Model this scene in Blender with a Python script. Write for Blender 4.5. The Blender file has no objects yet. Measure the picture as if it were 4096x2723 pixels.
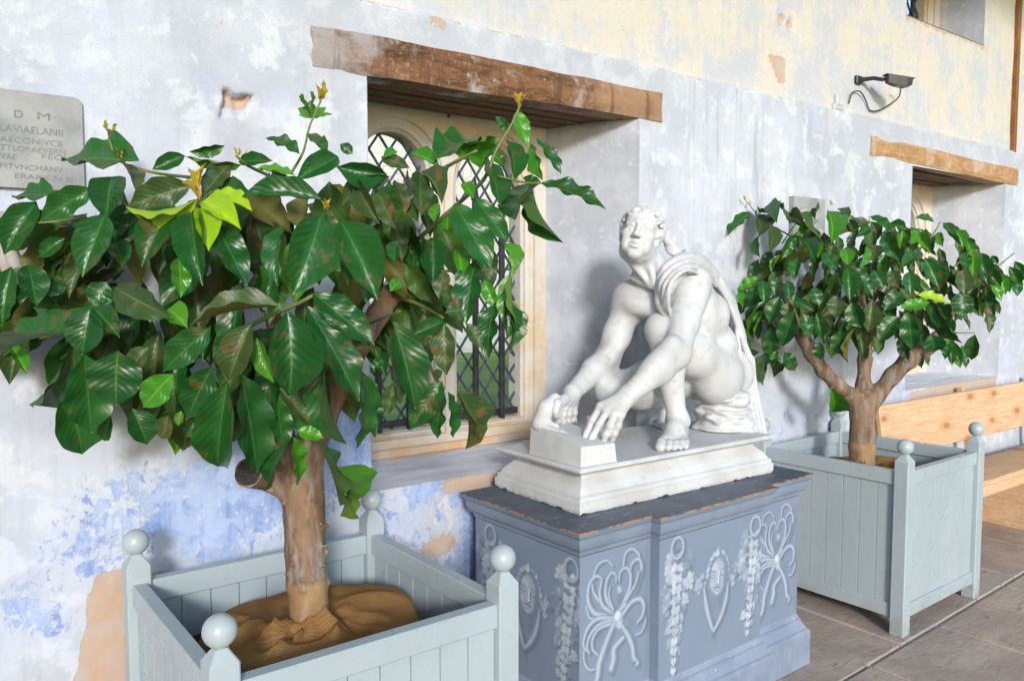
import bpy, bmesh, math, random
import numpy as np
from mathutils import Vector, Matrix
rnd = random.Random(7)
scene = bpy.context.scene
# ---------------------------------------------------------------- camera
CAM = np.array([0.0, 0.0, 1.711]); YAW = 0.63668; PITCH = 0.06721; FPX = 3208.9   # photo pixels (4096 wide)
FW = np.array([math.sin(YAW)*math.cos(PITCH), math.cos(YAW)*math.cos(PITCH), -math.sin(PITCH)])
RT = np.array([math.cos(YAW), -math.sin(YAW), 0.0]); UP = np.cross(RT, FW)
cd = bpy.data.cameras.new('camera'); cam = bpy.data.objects.new('camera', cd); scene.collection.objects.link(cam)
cd.sensor_width = 36.0; cd.lens = FPX/4096*36; cd.clip_start = 0.05; cd.clip_end = 500
cam.matrix_world = Matrix(((RT[0], UP[0], -FW[0], CAM[0]), (RT[1], UP[1], -FW[1], CAM[1]), (RT[2], UP[2], -FW[2], CAM[2]), (0, 0, 0, 1)))
scene.camera = cam
# ---------------------------------------------------------------- light
SUN_AZ, SUN_EL = math.radians(28), math.radians(17)     # direction the light travels (from +Y toward +X) and its height
world = bpy.data.worlds.new('World'); scene.world = world; world.use_nodes = True
wn = world.node_tree.nodes; wl = world.node_tree.links; wn.clear()
sky = wn.new('ShaderNodeTexSky'); sky.sky_type = 'NISHITA'; sky.sun_disc = False
sky.sun_elevation = SUN_EL; sky.sun_rotation = math.pi + SUN_AZ; sky.dust_density = 0.6
bg = wn.new('ShaderNodeBackground'); bg.inputs['Strength'].default_value = 0.15
wo = wn.new('ShaderNodeOutputWorld'); wl.new(sky.outputs[0], bg.inputs[0]); wl.new(bg.outputs[0], wo.inputs[0])
sd = bpy.data.lights.new('sun', 'SUN'); sun = bpy.data.objects.new('sun', sd); scene.collection.objects.link(sun)
sd.energy = 1.6; sd.angle = math.radians(8); sd.color = (1.0, 0.975, 0.945)
sdir = Vector((math.sin(SUN_AZ)*math.cos(SUN_EL), math.cos(SUN_AZ)*math.cos(SUN_EL), -math.sin(SUN_EL)))
sun.rotation_euler = sdir.to_track_quat('-Z', 'Y').to_euler(); sun.location = (-3, -6, 5)
vs = scene.view_settings; vs.view_transform = 'Standard'; vs.look = 'None'; vs.exposure = 0.92; vs.gamma = 1.0; vs.use_curve_mapping = False
scene.cycles.max_bounces = 8; scene.cycles.transparent_max_bounces = 16; scene.cycles.caustics_reflective = False; scene.cycles.caustics_refractive = False
# ---------------------------------------------------------------- photo pixel -> place
def ray(px, py): return FW + RT*(px-2048)/FPX - UP*(py-1361.5)/FPX
def AZ(px, py, z): d = ray(px, py); return CAM + d*((z-CAM[2])/d[2])
def AY(px, py, y): d = ray(px, py); return CAM + d*(y/d[1])
def AD(px, py, t): return CAM + ray(px, py)*t            # t metres along the viewing axis
# ---------------------------------------------------------------- mesh helpers
def link(o, parent=None):
    scene.collection.objects.link(o)
    if parent is not None:
        o.parent = parent
        o.matrix_parent_inverse = parent.matrix_basis.inverted()
    return o
def tag(o, label=None, cat=None, group=None, kind=None):
    if label: o['label'] = label
    if cat: o['category'] = cat
    if group: o['group'] = group
    if kind: o['kind'] = kind
    return o
def thing(name, loc, label, cat, group=None):
    o = bpy.data.objects.new(name, None); o.location = loc; o.empty_display_size = 0.1
    scene.collection.objects.link(o); return tag(o, label, cat, group)
def mesh_np(name, V, F):
    me = bpy.data.meshes.new(name)
    if isinstance(F, np.ndarray):
        V = np.asarray(V, np.float32); n, k = F.shape
        me.vertices.add(len(V)); me.vertices.foreach_set('co', V.ravel())
        me.loops.add(n*k); me.loops.foreach_set('vertex_index', F.astype(np.int32).ravel())
        me.polygons.add(n); me.polygons.foreach_set('loop_start', np.arange(0, n*k, k, dtype=np.int32))
        me.update(calc_edges=True); me.validate()
    else:
        me.from_pydata([tuple(map(float, v)) for v in V], [], F); me.update()
    return me
def mobj(name, V, F, mat, parent=None, smooth=False, auto=None):
    me = mesh_np(name, V, F); me.materials.append(mat)
    if smooth: me.polygons.foreach_set('use_smooth', [True]*len(me.polygons))
    o = link(bpy.data.objects.new(name, me), parent)
    if auto:
        try: me.set_sharp_from_angle(angle=math.radians(auto))
        except Exception: pass
    return o
class MB:
    def __init__(s): s.V = []; s.F = []
    def add(s, V, F):
        b = len(s.V); s.V += [tuple(v) for v in V]; s.F += [tuple(i+b for i in f) for f in F]; return s
    def box(s, x0, x1, y0, y1, z0, z1, b=0.003):
        V = []; idx = {}
        X = (x0, x1); Y = (y0, y1); Z = (z0, z1)
        for i in (0, 1):
            for j in (0, 1):
                for k in (0, 1):
                    sx, sy, sz = (1-2*i), (1-2*j), (1-2*k)
                    for a in range(3):
                        p = [X[i], Y[j], Z[k]]; o = [sx*b, sy*b, sz*b]
                        for q in range(3):
                            if q != a: p[q] += o[q]
                        idx[(i, j, k, a)] = len(V); V.append(tuple(p))
        F = []
        for a in range(3):
            u, v = [(1, 2), (0, 2), (0, 1)][a]
            for side in (0, 1):
                q = []
                for (m, n) in ((0, 0), (1, 0), (1, 1), (0, 1)):
                    c = [0, 0, 0]; c[a] = side; c[u] = m; c[v] = n; q.append(idx[(*c, a)])
                F.append(q)
        for a in range(3):
            u, v = [(1, 2), (0, 2), (0, 1)][a]
            for m in (0, 1):
                for n in (0, 1):
                    c0 = [0, 0, 0]; c1 = [0, 0, 0]; c0[u] = c1[u] = m; c0[v] = c1[v] = n; c1[a] = 1
                    F.append([idx[(*c0, u)], idx[(*c1, u)], idx[(*c1, v)], idx[(*c0, v)]])
        for i in (0, 1):
            for j in (0, 1):
                for k in (0, 1): F.append([idx[(i, j, k, a)] for a in range(3)])
        # orient outward
        c = np.array([(x0+x1)/2, (y0+y1)/2, (z0+z1)/2]); A = np.array(V); G = []
        for f in F:
            P = A[f]; n = np.cross(P[1]-P[0], P[2]-P[0])
            G.append(f if n @ (P.mean(0)-c) > 0 else f[::-1])
        return s.add(V, G)
    def tube(s, pts, rad, n=10, cap=True, twist=0.0, wob=0.0):
        P = np.array(pts, float); R = np.broadcast_to(np.array(rad, float), (len(P),)); V = []; F = []
        T = np.gradient(P, axis=0); T /= np.linalg.norm(T, axis=1)[:, None]+1e-12
        ref = np.array([0, 0, 1.0]) if abs(T[0][2]) < .9 else np.array([1.0, 0, 0])
        u = np.cross(T[0], ref); u /= np.linalg.norm(u)
        for i in range(len(P)):
            u = u - T[i]*(u @ T[i]); u /= np.linalg.norm(u); w = np.cross(T[i], u)
            for k in range(n):
                a = 2*math.pi*k/n + twist*i; r = R[i]*(1+wob*math.sin(a*3+i*1.7)+wob*.6*math.sin(a*5-i*.9))
                V.append(tuple(P[i]+r*(math.cos(a)*u+math.sin(a)*w)))
        for i in range(len(P)-1):
            for k in range(n):
                F.append((i*n+k, i*n+(k+1) % n, (i+1)*n+(k+1) % n, (i+1)*n+k))
        if cap:
            F.append(tuple(range(n-1, -1, -1))); F.append(tuple(range((len(P)-1)*n, len(P)*n)))
        return s.add(V, F)
    def lathe(s, prof, c=(0, 0, 0), n=24):
        V = []; F = []
        for (r, z) in prof:
            for k in range(n):
                a = 2*math.pi*k/n; V.append((c[0]+r*math.cos(a), c[1]+r*math.sin(a), c[2]+z))
        for i in range(len(prof)-1):
            for k in range(n): F.append((i*n+k, i*n+(k+1) % n, (i+1)*n+(k+1) % n, (i+1)*n+k))
        F.append(tuple(range(n-1, -1, -1))); F.append(tuple(range((len(prof)-1)*n, len(prof)*n)))
        return s.add(V, F)
    def prism(s, poly, y0, y1):
        """polygon in x,z extruded along y"""
        n = len(poly); V = [(x, y0, z) for x, z in poly]+[(x, y1, z) for x, z in poly]
        F = [tuple(range(n)), tuple(range(2*n-1, n-1, -1))]+[((i+1) % n, i, n+i, n+(i+1) % n) for i in range(n)]
        return s.add(V, F)
    def build(s, name, mat, parent=None, smooth=False, auto=None): return mobj(name, s.V, s.F, mat, parent, smooth, auto)
def catmull(P, n=8):
    P = np.array(P, float); Q = np.vstack([2*P[0]-P[1], P, 2*P[-1]-P[-2]]); out = []
    for i in range(1, len(Q)-2):
        for t in np.linspace(0, 1, n, endpoint=False):
            a, b, c, d = Q[i-1], Q[i], Q[i+1], Q[i+2]
            out.append(.5*((2*b)+(c-a)*t+(2*a-5*b+4*c-d)*t*t+(3*b-a-3*c+d)*t**3))
    out.append(Q[-2]); return np.array(out)
# ---------------------------------------------------------------- numpy noise
def _h(ix, iy, s):
    n = (ix.astype(np.int64)*374761393 + iy.astype(np.int64)*668265263 + s*974711) & 0x7fffffff
    n = ((n ^ (n >> 13))*1274126177) & 0x7fffffff
    return ((n ^ (n >> 16)) & 0xffff)/65535.0
def vnoise(x, y, s=0):
    x = np.asarray(x, float); y = np.asarray(y, float); ix = np.floor(x); iy = np.floor(y); fx = x-ix; fy = y-iy
    fx = fx*fx*(3-2*fx); fy = fy*fy*(3-2*fy)
    a = _h(ix, iy, s); b = _h(ix+1, iy, s); c = _h(ix, iy+1, s); d = _h(ix+1, iy+1, s)
    return (a*(1-fx)+b*fx)*(1-fy)+(c*(1-fx)+d*fx)*fy
def fbm(x, y, s=0, o=4):
    r = 0; a = .5; t = 0
    for k in range(o): r = r+a*vnoise(np.asarray(x)*2**k, np.asarray(y)*2**k, s+k*17); t += a; a *= .5
    return r/t
def sstep(a, b, x): t = np.clip((x-a)/(b-a), 0, 1); return t*t*(3-2*t)
# ---------------------------------------------------------------- node helpers
class NT:
    def __init__(s, name):
        s.m = bpy.data.materials.new(name); s.m.use_nodes = True; s.t = s.m.node_tree; s.t.nodes.clear()
        s.out = s.n('ShaderNodeOutputMaterial'); s.b = s.n('ShaderNodeBsdfPrincipled'); s.t.links.new(s.b.outputs[0], s.out.inputs[0])
    def n(s, ty, **k):
        x = s.t.nodes.new(ty)
        for a, v in k.items(): setattr(x, a, v)
        return x
    def set(s, node, i, v):
        if isinstance(v, bpy.types.NodeSocket): s.t.links.new(v, node.inputs[i])
        elif v is not None:
            if isinstance(v, tuple) and len(v) == 3 and node.inputs[i].type == 'RGBA': v = (*v, 1)
            node.inputs[i].default_value = v
    def coord(s, kind='Object'): return s.n('ShaderNodeTexCoord').outputs[kind]
    def geo(s, o='Position'): return s.n('ShaderNodeNewGeometry').outputs[o]
    def scale(s, v, sc, off=(0, 0, 0)):
        m = s.n('ShaderNodeMapping'); s.set(m, 0, v); m.inputs['Scale'].default_value = sc; m.inputs['Location'].default_value = off; return m.outputs[0]
    def noise(s, v, scale=5, detail=4, rough=.55, dist=0, o='Fac'):
        x = s.n('ShaderNodeTexNoise'); s.set(x, 'Vector', v); x.inputs['Scale'].default_value = scale; x.inputs['Detail'].default_value = detail
        x.inputs['Roughness'].default_value = rough; x.inputs['Distortion'].default_value = dist; return x.outputs[0 if o == 'Fac' else 1]
    def vor(s, v, scale, feat='F1', o='Distance'):
        x = s.n('ShaderNodeTexVoronoi', feature=feat); s.set(x, 'Vector', v); x.inputs['Scale'].default_value = scale; return x.outputs[o]
    def ramp(s, f, a, b, ca=0.0, cb=1.0):
        x = s.n('ShaderNodeMapRange', interpolation_type='SMOOTHSTEP'); s.set(x, 0, f)
        for i, v in ((1, a), (2, b), (3, ca), (4, cb)): s.set(x, i, v)
        return x.outputs[0]
    def math(s, op, a, b=None, clamp=False):
        x = s.n('ShaderNodeMath', operation=op, use_clamp=clamp); s.set(x, 0, a); s.set(x, 1, b); return x.outputs[0]
    def mix(s, f, a, b, mode='MIX'):
        x = s.n('ShaderNodeMix', data_type='RGBA', blend_type=mode); s.set(x, 0, f); s.set(x, 6, a); s.set(x, 7, b); return x.outputs[2]
    def sep(s, v):
        x = s.n('ShaderNodeSeparateXYZ'); s.set(x, 0, v); return x.outputs
    def attr(s, name): return s.n('ShaderNodeAttribute', attribute_name=name)
    def bump(s, h, strength=.3, dist=.01, nrm=None):
        x = s.n('ShaderNodeBump'); s.set(x, 'Height', h); x.inputs['Strength'].default_value = strength; x.inputs['Distance'].default_value = dist
        if nrm is not None: s.set(x, 'Normal', nrm)
        return x.outputs[0]
    def fin(s, col, rough=.6, nrm=None, spec=None, metal=None):
        s.set(s.b, 'Base Color', col); s.set(s.b, 'Roughness', rough)
        if nrm is not None: s.set(s.b, 'Normal', nrm)
        if spec is not None: s.set(s.b, 'Specular IOR Level', spec)
        if metal is not None: s.set(s.b, 'Metallic', metal)
        return s.m
def simple(name, c1, c2, scale=6, rough=.6, bump=.15, bscale=60, dist=.004, spec=None, metal=None, stretch=(1, 1, 1)):
    t = NT(name); v = t.scale(t.coord(), stretch); f = t.noise(v, scale, 5)
    col = t.mix(t.ramp(f, .35, .68), c1, c2); h = t.noise(v, bscale, 3)
    return t.fin(col, rough, t.bump(h, bump, dist), spec, metal)
# ================================================================ statue (signed-distance sculpting)
class SDF:
    def __init__(s, lo, hi, h):
        s.lo = np.array(lo, float); s.h = h; s.n = np.ceil((np.array(hi)-s.lo)/h).astype(int)+1
        s.D = np.full(tuple(s.n), .08, np.float32); s.ax = [s.lo[i]+h*np.arange(s.n[i]) for i in range(3)]
    def _sub(s, lo, hi):
        a = np.clip(np.floor((np.array(lo)-s.lo)/s.h).astype(int), 0, s.n); b = np.clip(np.ceil((np.array(hi)-s.lo)/s.h).astype(int)+1, 0, s.n)
        if np.any(b <= a): return None
        sl = tuple(slice(a[i], b[i]) for i in range(3))
        g = [s.ax[0][sl[0]][:, None, None], s.ax[1][sl[1]][None, :, None], s.ax[2][sl[2]][None, None, :]]
        return sl, g
    def put(s, fn, lo, hi, k, op='u'):
        m = k+3*s.h; r = s._sub(np.array(lo)-m, np.array(hi)+m)
        if r is None: return
        sl, g = r; d = fn(*g).astype(np.float32); A = s.D[sl]
        if op == 'u': h = np.maximum(k-np.abs(A-d), 0)/k; s.D[sl] = np.minimum(A, d)-h*h*k*.25
        else: d = -d; h = np.maximum(k-np.abs(A-d), 0)/k; s.D[sl] = np.maximum(A, d)+h*h*k*.25
    def rc(s, a, b, ra, rb, k=.02, op='u'):
        a = np.array(a, float); b = np.array(b, float); ba = b-a; bb = ba@ba+1e-9
        def fn(X, Y, Z):
            h = np.clip(((X-a[0])*ba[0]+(Y-a[1])*ba[1]+(Z-a[2])*ba[2])/bb, 0, 1)
            return np.sqrt((X-a[0]-h*ba[0])**2+(Y-a[1]-h*ba[1])**2+(Z-a[2]-h*ba[2])**2)-(ra+(rb-ra)*h)
        s.put(fn, np.minimum(a-ra, b-rb), np.maximum(a+ra, b+rb), k, op)
    def chain(s, P, R, k=.02, op='u'):
        for i in range(len(P)-1): s.rc(P[i], P[i+1], R[i], R[i+1], k, op)
    def ell(s, c, r, M=None, k=.02, op='u'):
        c = np.array(c, float); r = np.array(r, float); M = np.eye(3) if M is None else np.array(M)   # rows = local axes in world
        def fn(X, Y, Z):
            dx, dy, dz = X-c[0], Y-c[1], Z-c[2]
            q = [(dx*M[i][0]+dy*M[i][1]+dz*M[i][2])/r[i] for i in range(3)]
            k0 = np.sqrt(q[0]**2+q[1]**2+q[2]**2)+1e-6; k1 = np.sqrt((q[0]/r[0])**2+(q[1]/r[1])**2+(q[2]/r[2])**2)+1e-6
            return k0*(k0-1)/k1
        e = np.sqrt(((M*r[:, None])**2).sum(0)); s.put(fn, c-e, c+e, k, op)
    def mesh(s):
        D = s.D; ins = D < 0; n = D.shape
        cnt = np.zeros((n[0]-1, n[1]-1, n[2]-1), np.int8); offs = [(i, j, k) for i in (0, 1) for j in (0, 1) for k in (0, 1)]
        for (i, j, k) in offs: cnt += ins[i:n[0]-1+i, j:n[1]-1+j, k:n[2]-1+k]
        act = np.argwhere((cnt > 0) & (cnt < 8)); idx = np.full(cnt.shape, -1, np.int64); idx[tuple(act.T)] = np.arange(len(act))
        acc = np.zeros((len(act), 3)); num = np.zeros(len(act))
        vals = {o: D[act[:, 0]+o[0], act[:, 1]+o[1], act[:, 2]+o[2]] for o in offs}
        for o in offs:
            for a in range(3):
                if o[a] == 0:
                    p = list(o); p[a] = 1; p = tuple(p); v0, v1 = vals[o], vals[p]; m = (v0 < 0) != (v1 < 0)
                    t = np.where(m, v0/(v0-v1+1e-12), 0); q = np.tile(np.array(o, float), (len(act), 1)); q[:, a] = t
                    acc[m] += q[m]; num[m] += 1
        V = s.lo+(act+acc/num[:, None])*s.h; Q = []
        for a in range(3):
            b, c = (a+1) % 3, (a+2) % 3
            sl0 = [slice(None)]*3; sl1 = [slice(None)]*3; sl0[a] = slice(0, -1); sl1[a] = slice(1, None)
            A = ins[tuple(sl0)]; B = ins[tuple(sl1)]; e = np.argwhere(A != B)
            e = e[(e[:, b] > 0) & (e[:, c] > 0) & (e[:, b] < n[b]-1) & (e[:, c] < n[c]-1)]
            fl = A[tuple(e.T)]
            def cell(db, dc):
                q = e.copy(); q[:, b] -= db; q[:, c] -= dc; return idx[tuple(q.T)]
            q = np.stack([cell(1, 1), cell(0, 1), cell(0, 0), cell(1, 0)], 1); q[~fl] = q[~fl][:, ::-1]; Q.append(q)
        return V, np.concatenate(Q)
def frame_from(fwd, up):
    f = np.array(fwd, float); f /= np.linalg.norm(f); r = np.cross(f, up); r /= np.linalg.norm(r); u = np.cross(r, f); return r, f, u
def limbM(d):
    r, f, u = frame_from(d, (0, 1, 0)); return np.stack([r, u, f])
def smooth_mesh(V, Q, it=2, lam=.5):
    e = np.concatenate([Q[:, [0, 1]], Q[:, [1, 2]], Q[:, [2, 3]], Q[:, [3, 0]]]); e = np.concatenate([e, e[:, ::-1]])
    deg = np.bincount(e[:, 0], minlength=len(V))[:, None]+1e-9
    for _ in range(it):
        S = np.stack([np.bincount(e[:, 0], weights=V[e[:, 1], k], minlength=len(V)) for k in range(3)], 1)/deg; V = V+lam*(S-V)
    return V
def mould(plan, prof, sub=0.03, jit=None, cap=True):
    """sweep an (offset, z) profile round a rectilinear plan (counter-clockwise x,y list)"""
    P = np.array(plan, float); n = len(P); nr = []
    for i in range(n):
        d = P[(i+1) % n]-P[i]; d /= np.linalg.norm(d); nr.append(np.array([d[1], -d[0]]))
    ks = [max(1, int(np.linalg.norm(P[(i+1) % n]-P[i])/sub)) if sub else 1 for i in range(n)]; m = sum(ks); V = []; F = []
    for r, (o, z) in enumerate(prof):
        C = [P[i]+(nr[i-1]+nr[i])*o for i in range(n)]; q = 0
        for i in range(n):
            for a in range(ks[i]):
                w = jit(r, q) if jit else (0, 0); p = C[i]+(C[(i+1) % n]-C[i])*a/ks[i]+(nr[i]*w[0] if a else (nr[i-1]+nr[i])*w[0])
                V.append((p[0], p[1], z+w[1])); q += 1
    for r in range(len(prof)-1):
        for q in range(m): F.append((r*m+q, r*m+(q+1) % m, (r+1)*m+(q+1) % m, (r+1)*m+q))
    if cap: F.append(tuple(range((len(prof)-1)*m, len(prof)*m))); F.append(tuple(range(m-1, -1, -1)))
    return V, F
def rot2(P, c, a): 
    return [(c[0]+(x-c[0])*math.cos(a)-(y-c[1])*math.sin(a), c[1]+(x-c[0])*math.sin(a)+(y-c[1])*math.cos(a)) for x, y in P]
# ================================================================ materials of the place
WY, WYU, ZL = 2.84, 2.872, 2.79            # wall face below / above the ledge, ledge height
t = NT('old_plaster')
p = t.geo(); A = t.attr('wa'); Bm = t.attr('wb'); A_ = t.n('ShaderNodeSeparateColor'); t.set(A_, 0, A.outputs['Color']); B_ = t.n('ShaderNodeSeparateColor'); t.set(B_, 0, Bm.outputs['Color'])
blue, peach, cream = A_.outputs; grey, white, stain = B_.outputs
n1 = t.noise(p, 2.2, 6, .6); n2 = t.noise(p, 9, 6, .62, .3); n3 = t.noise(p, 34, 5, .6); n4 = t.noise(t.scale(p, (22, 22, 1.6)), 1.0, 5, .6); n5 = t.noise(p, 15, 7, .7, .5); n6 = t.noise(t.scale(p, (1, 1, 1), (7, 3, 1)), 4, 6, .65)
n7 = t.noise(t.scale(p, (1, 1, .75)), 26, 7, .72, .35)
col = t.mix(t.ramp(n1, .35, .66), (.50, .525, .58), (.61, .635, .69))
col = t.mix(t.math('MULTIPLY', t.ramp(n2, .50, .60), .75), col, (.71, .725, .75)); col = t.mix(t.math('MULTIPLY', t.ramp(n3, .55, .66), .30), col, (.44, .455, .49))
col = t.mix(t.math('MULTIPLY', t.ramp(n4, .52, .74), t.math('ADD', .16, t.math('MULTIPLY', stain, .8))), col, (.42, .43, .46))
col = t.mix(t.math('MULTIPLY', t.ramp(n6, .52, .64), .28), col, (.50, .575, .74))
# cream limewash over blue-grey on the upper wall
up1 = t.mix(t.ramp(t.math('ADD', t.math('MULTIPLY', n6, .55), t.math('ADD', t.math('MULTIPLY', n4, .22), t.math('MULTIPLY', n7, .25))),   .47, .57), (.67, .62, .53), (.555, .565, .60))
up1 = t.mix(t.math('MULTIPLY', t.ramp(n5, .56, .66), .6), up1, (.78, .69, .52))
col = t.mix(cream, col, up1)
col = t.mix(t.math('MULTIPLY', grey, .9), col, t.mix(t.ramp(n2, .4, .65), (.50, .515, .56), (.58, .59, .63)))
# blue paint left in flakes
nb = t.noise(t.scale(p, (1, 1, .8), (2, 5, 9)), 4.2, 3, .5, .6)
bf = t.ramp(t.math('ADD', t.math('ADD', t.math('MULTIPLY', n7, .62), t.math('MULTIPLY', nb, .50)), t.math('MULTIPLY', blue, .375)), .775, .82)
bcol = t.mix(t.ramp(n4, .38, .62), (.18, .285, .60), (.36, .47, .74)); bcol = t.mix(t.math('MULTIPLY', t.ramp(n5, .42, .60), .7), bcol, (.50, .60, .82))
wash = t.mix(t.math('MULTIPLY', t.math('MULTIPLY', blue, t.ramp(nb, .3, .6)), .8), col, (.56, .645, .83)); col = t.mix(t.math('MULTIPLY', bf, .85), wash, bcol)
flake = t.ramp(t.math('ADD', t.math('MULTIPLY', n3, .7), t.math('MULTIPLY', n1, .36)), .60, .635); col = t.mix(t.math('MULTIPLY', flake, t.math('ADD', .2, t.math('MULTIPLY', blue, .35), True)), col, (.78, .80, .82))
tan = t.ramp(t.math('ADD', t.math('MULTIPLY', t.noise(p, 12, 6, .65), 1), t.math('MULTIPLY', blue, .03)), .68, .71); col = t.mix(t.math('MULTIPLY', tan, .75), col, (.60, .47, .32))
# bare stone / peach render
pf = t.ramp(t.math('ADD', t.math('ADD', peach, t.math('MULTIPLY', t.math('SUBTRACT', n5, .5), .8)), t.math('MULTIPLY', t.math('SUBTRACT', n7, .5), 1.0)), .44, .56)
pc = t.mix(t.ramp(n2, .38, .66), (.58, .41, .30), (.55, .46, .40)); pc = t.mix(t.math('MULTIPLY', t.ramp(n3, .5, .7), .5), pc, (.68, .46, .26)); col = t.mix(pf, col, pc)
col = t.mix(t.math('MULTIPLY', white, .85), col, (.76, .775, .80))
hgt = t.math('ADD', t.math('MULTIPLY', n3, .5), t.math('ADD', t.math('MULTIPLY', n2, .9), t.math('MULTIPLY', bf, -.25)))
hgt = t.math('ADD', hgt, t.math('MULTIPLY', t.noise(p, 140, 3), .18)); hgt = t.math('ADD', hgt, t.math('MULTIPLY', pf, -.35))
col = t.mix(1.0, col, (.83, .85, .895), 'MULTIPLY')
M_WALL = t.fin(col, .88, t.bump(hgt, .45, .010), .2)
t = NT('reveal_plaster'); p = t.geo(); n1 = t.noise(p, 3, 6, .6); n2 = t.noise(p, 14, 6, .65); n4 = t.noise(t.scale(p, (16, 16, 1.5)), 1, 5, .6)
col = t.mix(t.ramp(n1, .36, .64), (.46, .49, .545), (.60, .62, .675)); col = t.mix(t.math('MULTIPLY', t.ramp(n2, .54, .68), .7), col, (.70, .72, .76)); col = t.mix(t.math('MULTIPLY', t.ramp(n4, .55, .75), .3), col, (.38, .41, .46))
col = t.mix(1.0, col, (.86, .87, .90), 'MULTIPLY')
M_REV = t.fin(col, .85, t.bump(t.math('ADD', n2, t.math('MULTIPLY', t.noise(p, 60, 4), .4)), .4, .008), .2)
t = NT('window_stone'); p = t.geo(); n1 = t.noise(p, 5, 5, .6); n2 = t.noise(p, 30, 5, .6); z = t.sep(p)[2]
col = t.mix(t.ramp(n1, .34, .60), (.56, .45, .31), (.57, .54, .50)); col = t.mix(t.math('MULTIPLY', t.ramp(n2, .52, .7), .6), col, (.66, .60, .52)); col = t.mix(t.math('MULTIPLY', t.ramp(n1, .58, .72), .8), col, (.52, .54, .58))
M_STONE = t.fin(col, .85, t.bump(t.math('ADD', n2, n1), .4, .006), .2)
def wood(name, a, b, c, sc, grey=None, rough=.7, knots=False, ends=None):
    t = NT(name); v = t.scale(t.coord(), sc); n1 = t.noise(v, 6, 6, .6, 1.2); n2 = t.noise(t.scale(t.coord(), tuple(x*6 for x in sc)), 8, 4, .6)
    col = t.mix(t.ramp(n1, .36, .62), a, b); col = t.mix(t.math('MULTIPLY', t.ramp(n2, .52, .66), .55), col, c)
    if grey:
        n3 = t.noise(t.coord(), 4.5, 6, .65, .4); col = t.mix(t.math('MULTIPLY', t.ramp(n3, .53, .66), .8), col, grey)
        n4 = t.noise(t.scale(t.coord(), (1, 1, .5)), 60, 6, .7); col = t.mix(t.math('MULTIPLY', t.ramp(n4, .57, .70), .45), col, (.52, .50, .48))
    if ends:
        x = t.math('ADD', t.sep(t.geo())[0], t.math('MULTIPLY', t.math('SUBTRACT', t.noise(t.coord(), 5, 5, .65), .5), 1.1)); col = t.mix(t.math('MULTIPLY', t.ramp(x, 1.25, 1.55, 1, 0), .75), col, (.37, .355, .36)); col = t.mix(t.math('MULTIPLY', t.ramp(x, 2.35, 2.85), .6), col, (.40, .255, .16)); n5 = t.noise(t.scale(t.coord(), (5, 5, 1.2)), 3, 5, .65); col = t.mix(t.math('MULTIPLY', t.ramp(n5, .52, .66), .55), col, (.075, .034, .016))
    if knots:
        sp_ = t.sep(t.coord()); cv_ = t.n('ShaderNodeCombineXYZ'); t.set(cv_, 0, t.math('MULTIPLY', sp_[0], 2.6)); t.set(cv_, 1, t.math('MULTIPLY', t.math('ADD', sp_[2], sp_[1]), 5.2)); vk = t.n('ShaderNodeTexVoronoi', voronoi_dimensions='2D'); t.set(vk, 'Vector', cv_.outputs[0]); vk.inputs['Scale'].default_value = 1.0; k = vk.outputs['Distance']; vs_ = t.n('ShaderNodeSeparateColor'); t.set(vs_, 0, vk.outputs['Color']); on = t.ramp(vs_.outputs[0], .60, .64); rs = t.math('ADD', .05, t.math('MULTIPLY', vs_.outputs[1], .09)); k = t.math('DIVIDE', k, t.math('MULTIPLY', rs, 10)); ring = t.math('MULTIPLY', on, t.ramp(k, .07, .13, 1, 0)); col = t.mix(t.math('MULTIPLY', ring, .85), col, (.22, .09, .035))
        halo = t.math('MULTIPLY', on, t.math('MULTIPLY', t.ramp(k, .12, .34, 1, 0), .45)); col = t.mix(halo, col, (.50, .24, .10))
        w = t.n('ShaderNodeTexWave', wave_type='BANDS', bands_direction='Z'); t.set(w, 0, t.coord()); w.inputs['Scale'].default_value = 9; w.inputs['Distortion'].default_value = 5.5; w.inputs['Detail'].default_value = 3; w.inputs['Detail Scale'].default_value = .7
        col = t.mix(t.math('MULTIPLY', t.ramp(w.outputs['Fac'], .55, .95), .16), col, (.46, .22, .095))
    return t.fin(col, rough, t.bump(t.math('ADD', n1, n2), .35, .004), .3)
M_BEAM = wood('lintel_oak', (.085, .038, .018), (.20, .095, .045), (.29, .165, .09), (.6, 3, 3), grey=(.40, .36, .34), ends=True)
M_BEAM2 = wood('worn_oak', (.34, .19, .085), (.46, .28, .14), (.20, .10, .05), (.6, 3, 3), grey=(.50, .40, .31))
M_SOFF = wood('soffit_oak', (.085, .042, .018), (.17, .088, .040), (.22, .12, .06), (.6, 4, 4))
M_PINE = wood('pine_board', (.56, .36, .21), (.64, .445, .29), (.48, .29, .16), (.5, 2, 3), knots=True, rough=.5)
M_IRON = simple('black_iron', (.018, .020, .025), (.035, .037, .042), 20, .5, .3, 90, spec=.4)
M_LEAD = simple('lead_came', (.075, .085, .11), (.12, .13, .16), 20, .5, .2, 90, spec=.4, metal=.3)
t = NT('old_glass'); tr = t.n('ShaderNodeBsdfTransparent'); tr.inputs[0].default_value = (.93, .96, .95, 1); gl = t.n('ShaderNodeBsdfGlossy'); gl.inputs['Roughness'].default_value = .04
lw = t.n('ShaderNodeFresnel'); lw.inputs['IOR'].default_value = 1.5; mx = t.n('ShaderNodeMixShader'); t.t.links.new(t.bump(t.noise(t.coord(), 18, 2), .2, .003), gl.inputs['Normal'])
t.t.links.new(lw.outputs[0], mx.inputs[0]); t.t.links.new(tr.outputs[0], mx.inputs[1]); t.t.links.new(gl.outputs[0], mx.inputs[2]); t.t.links.new(mx.outputs[0], t.out.inputs[0]); M_GLASS = t.m
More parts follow.
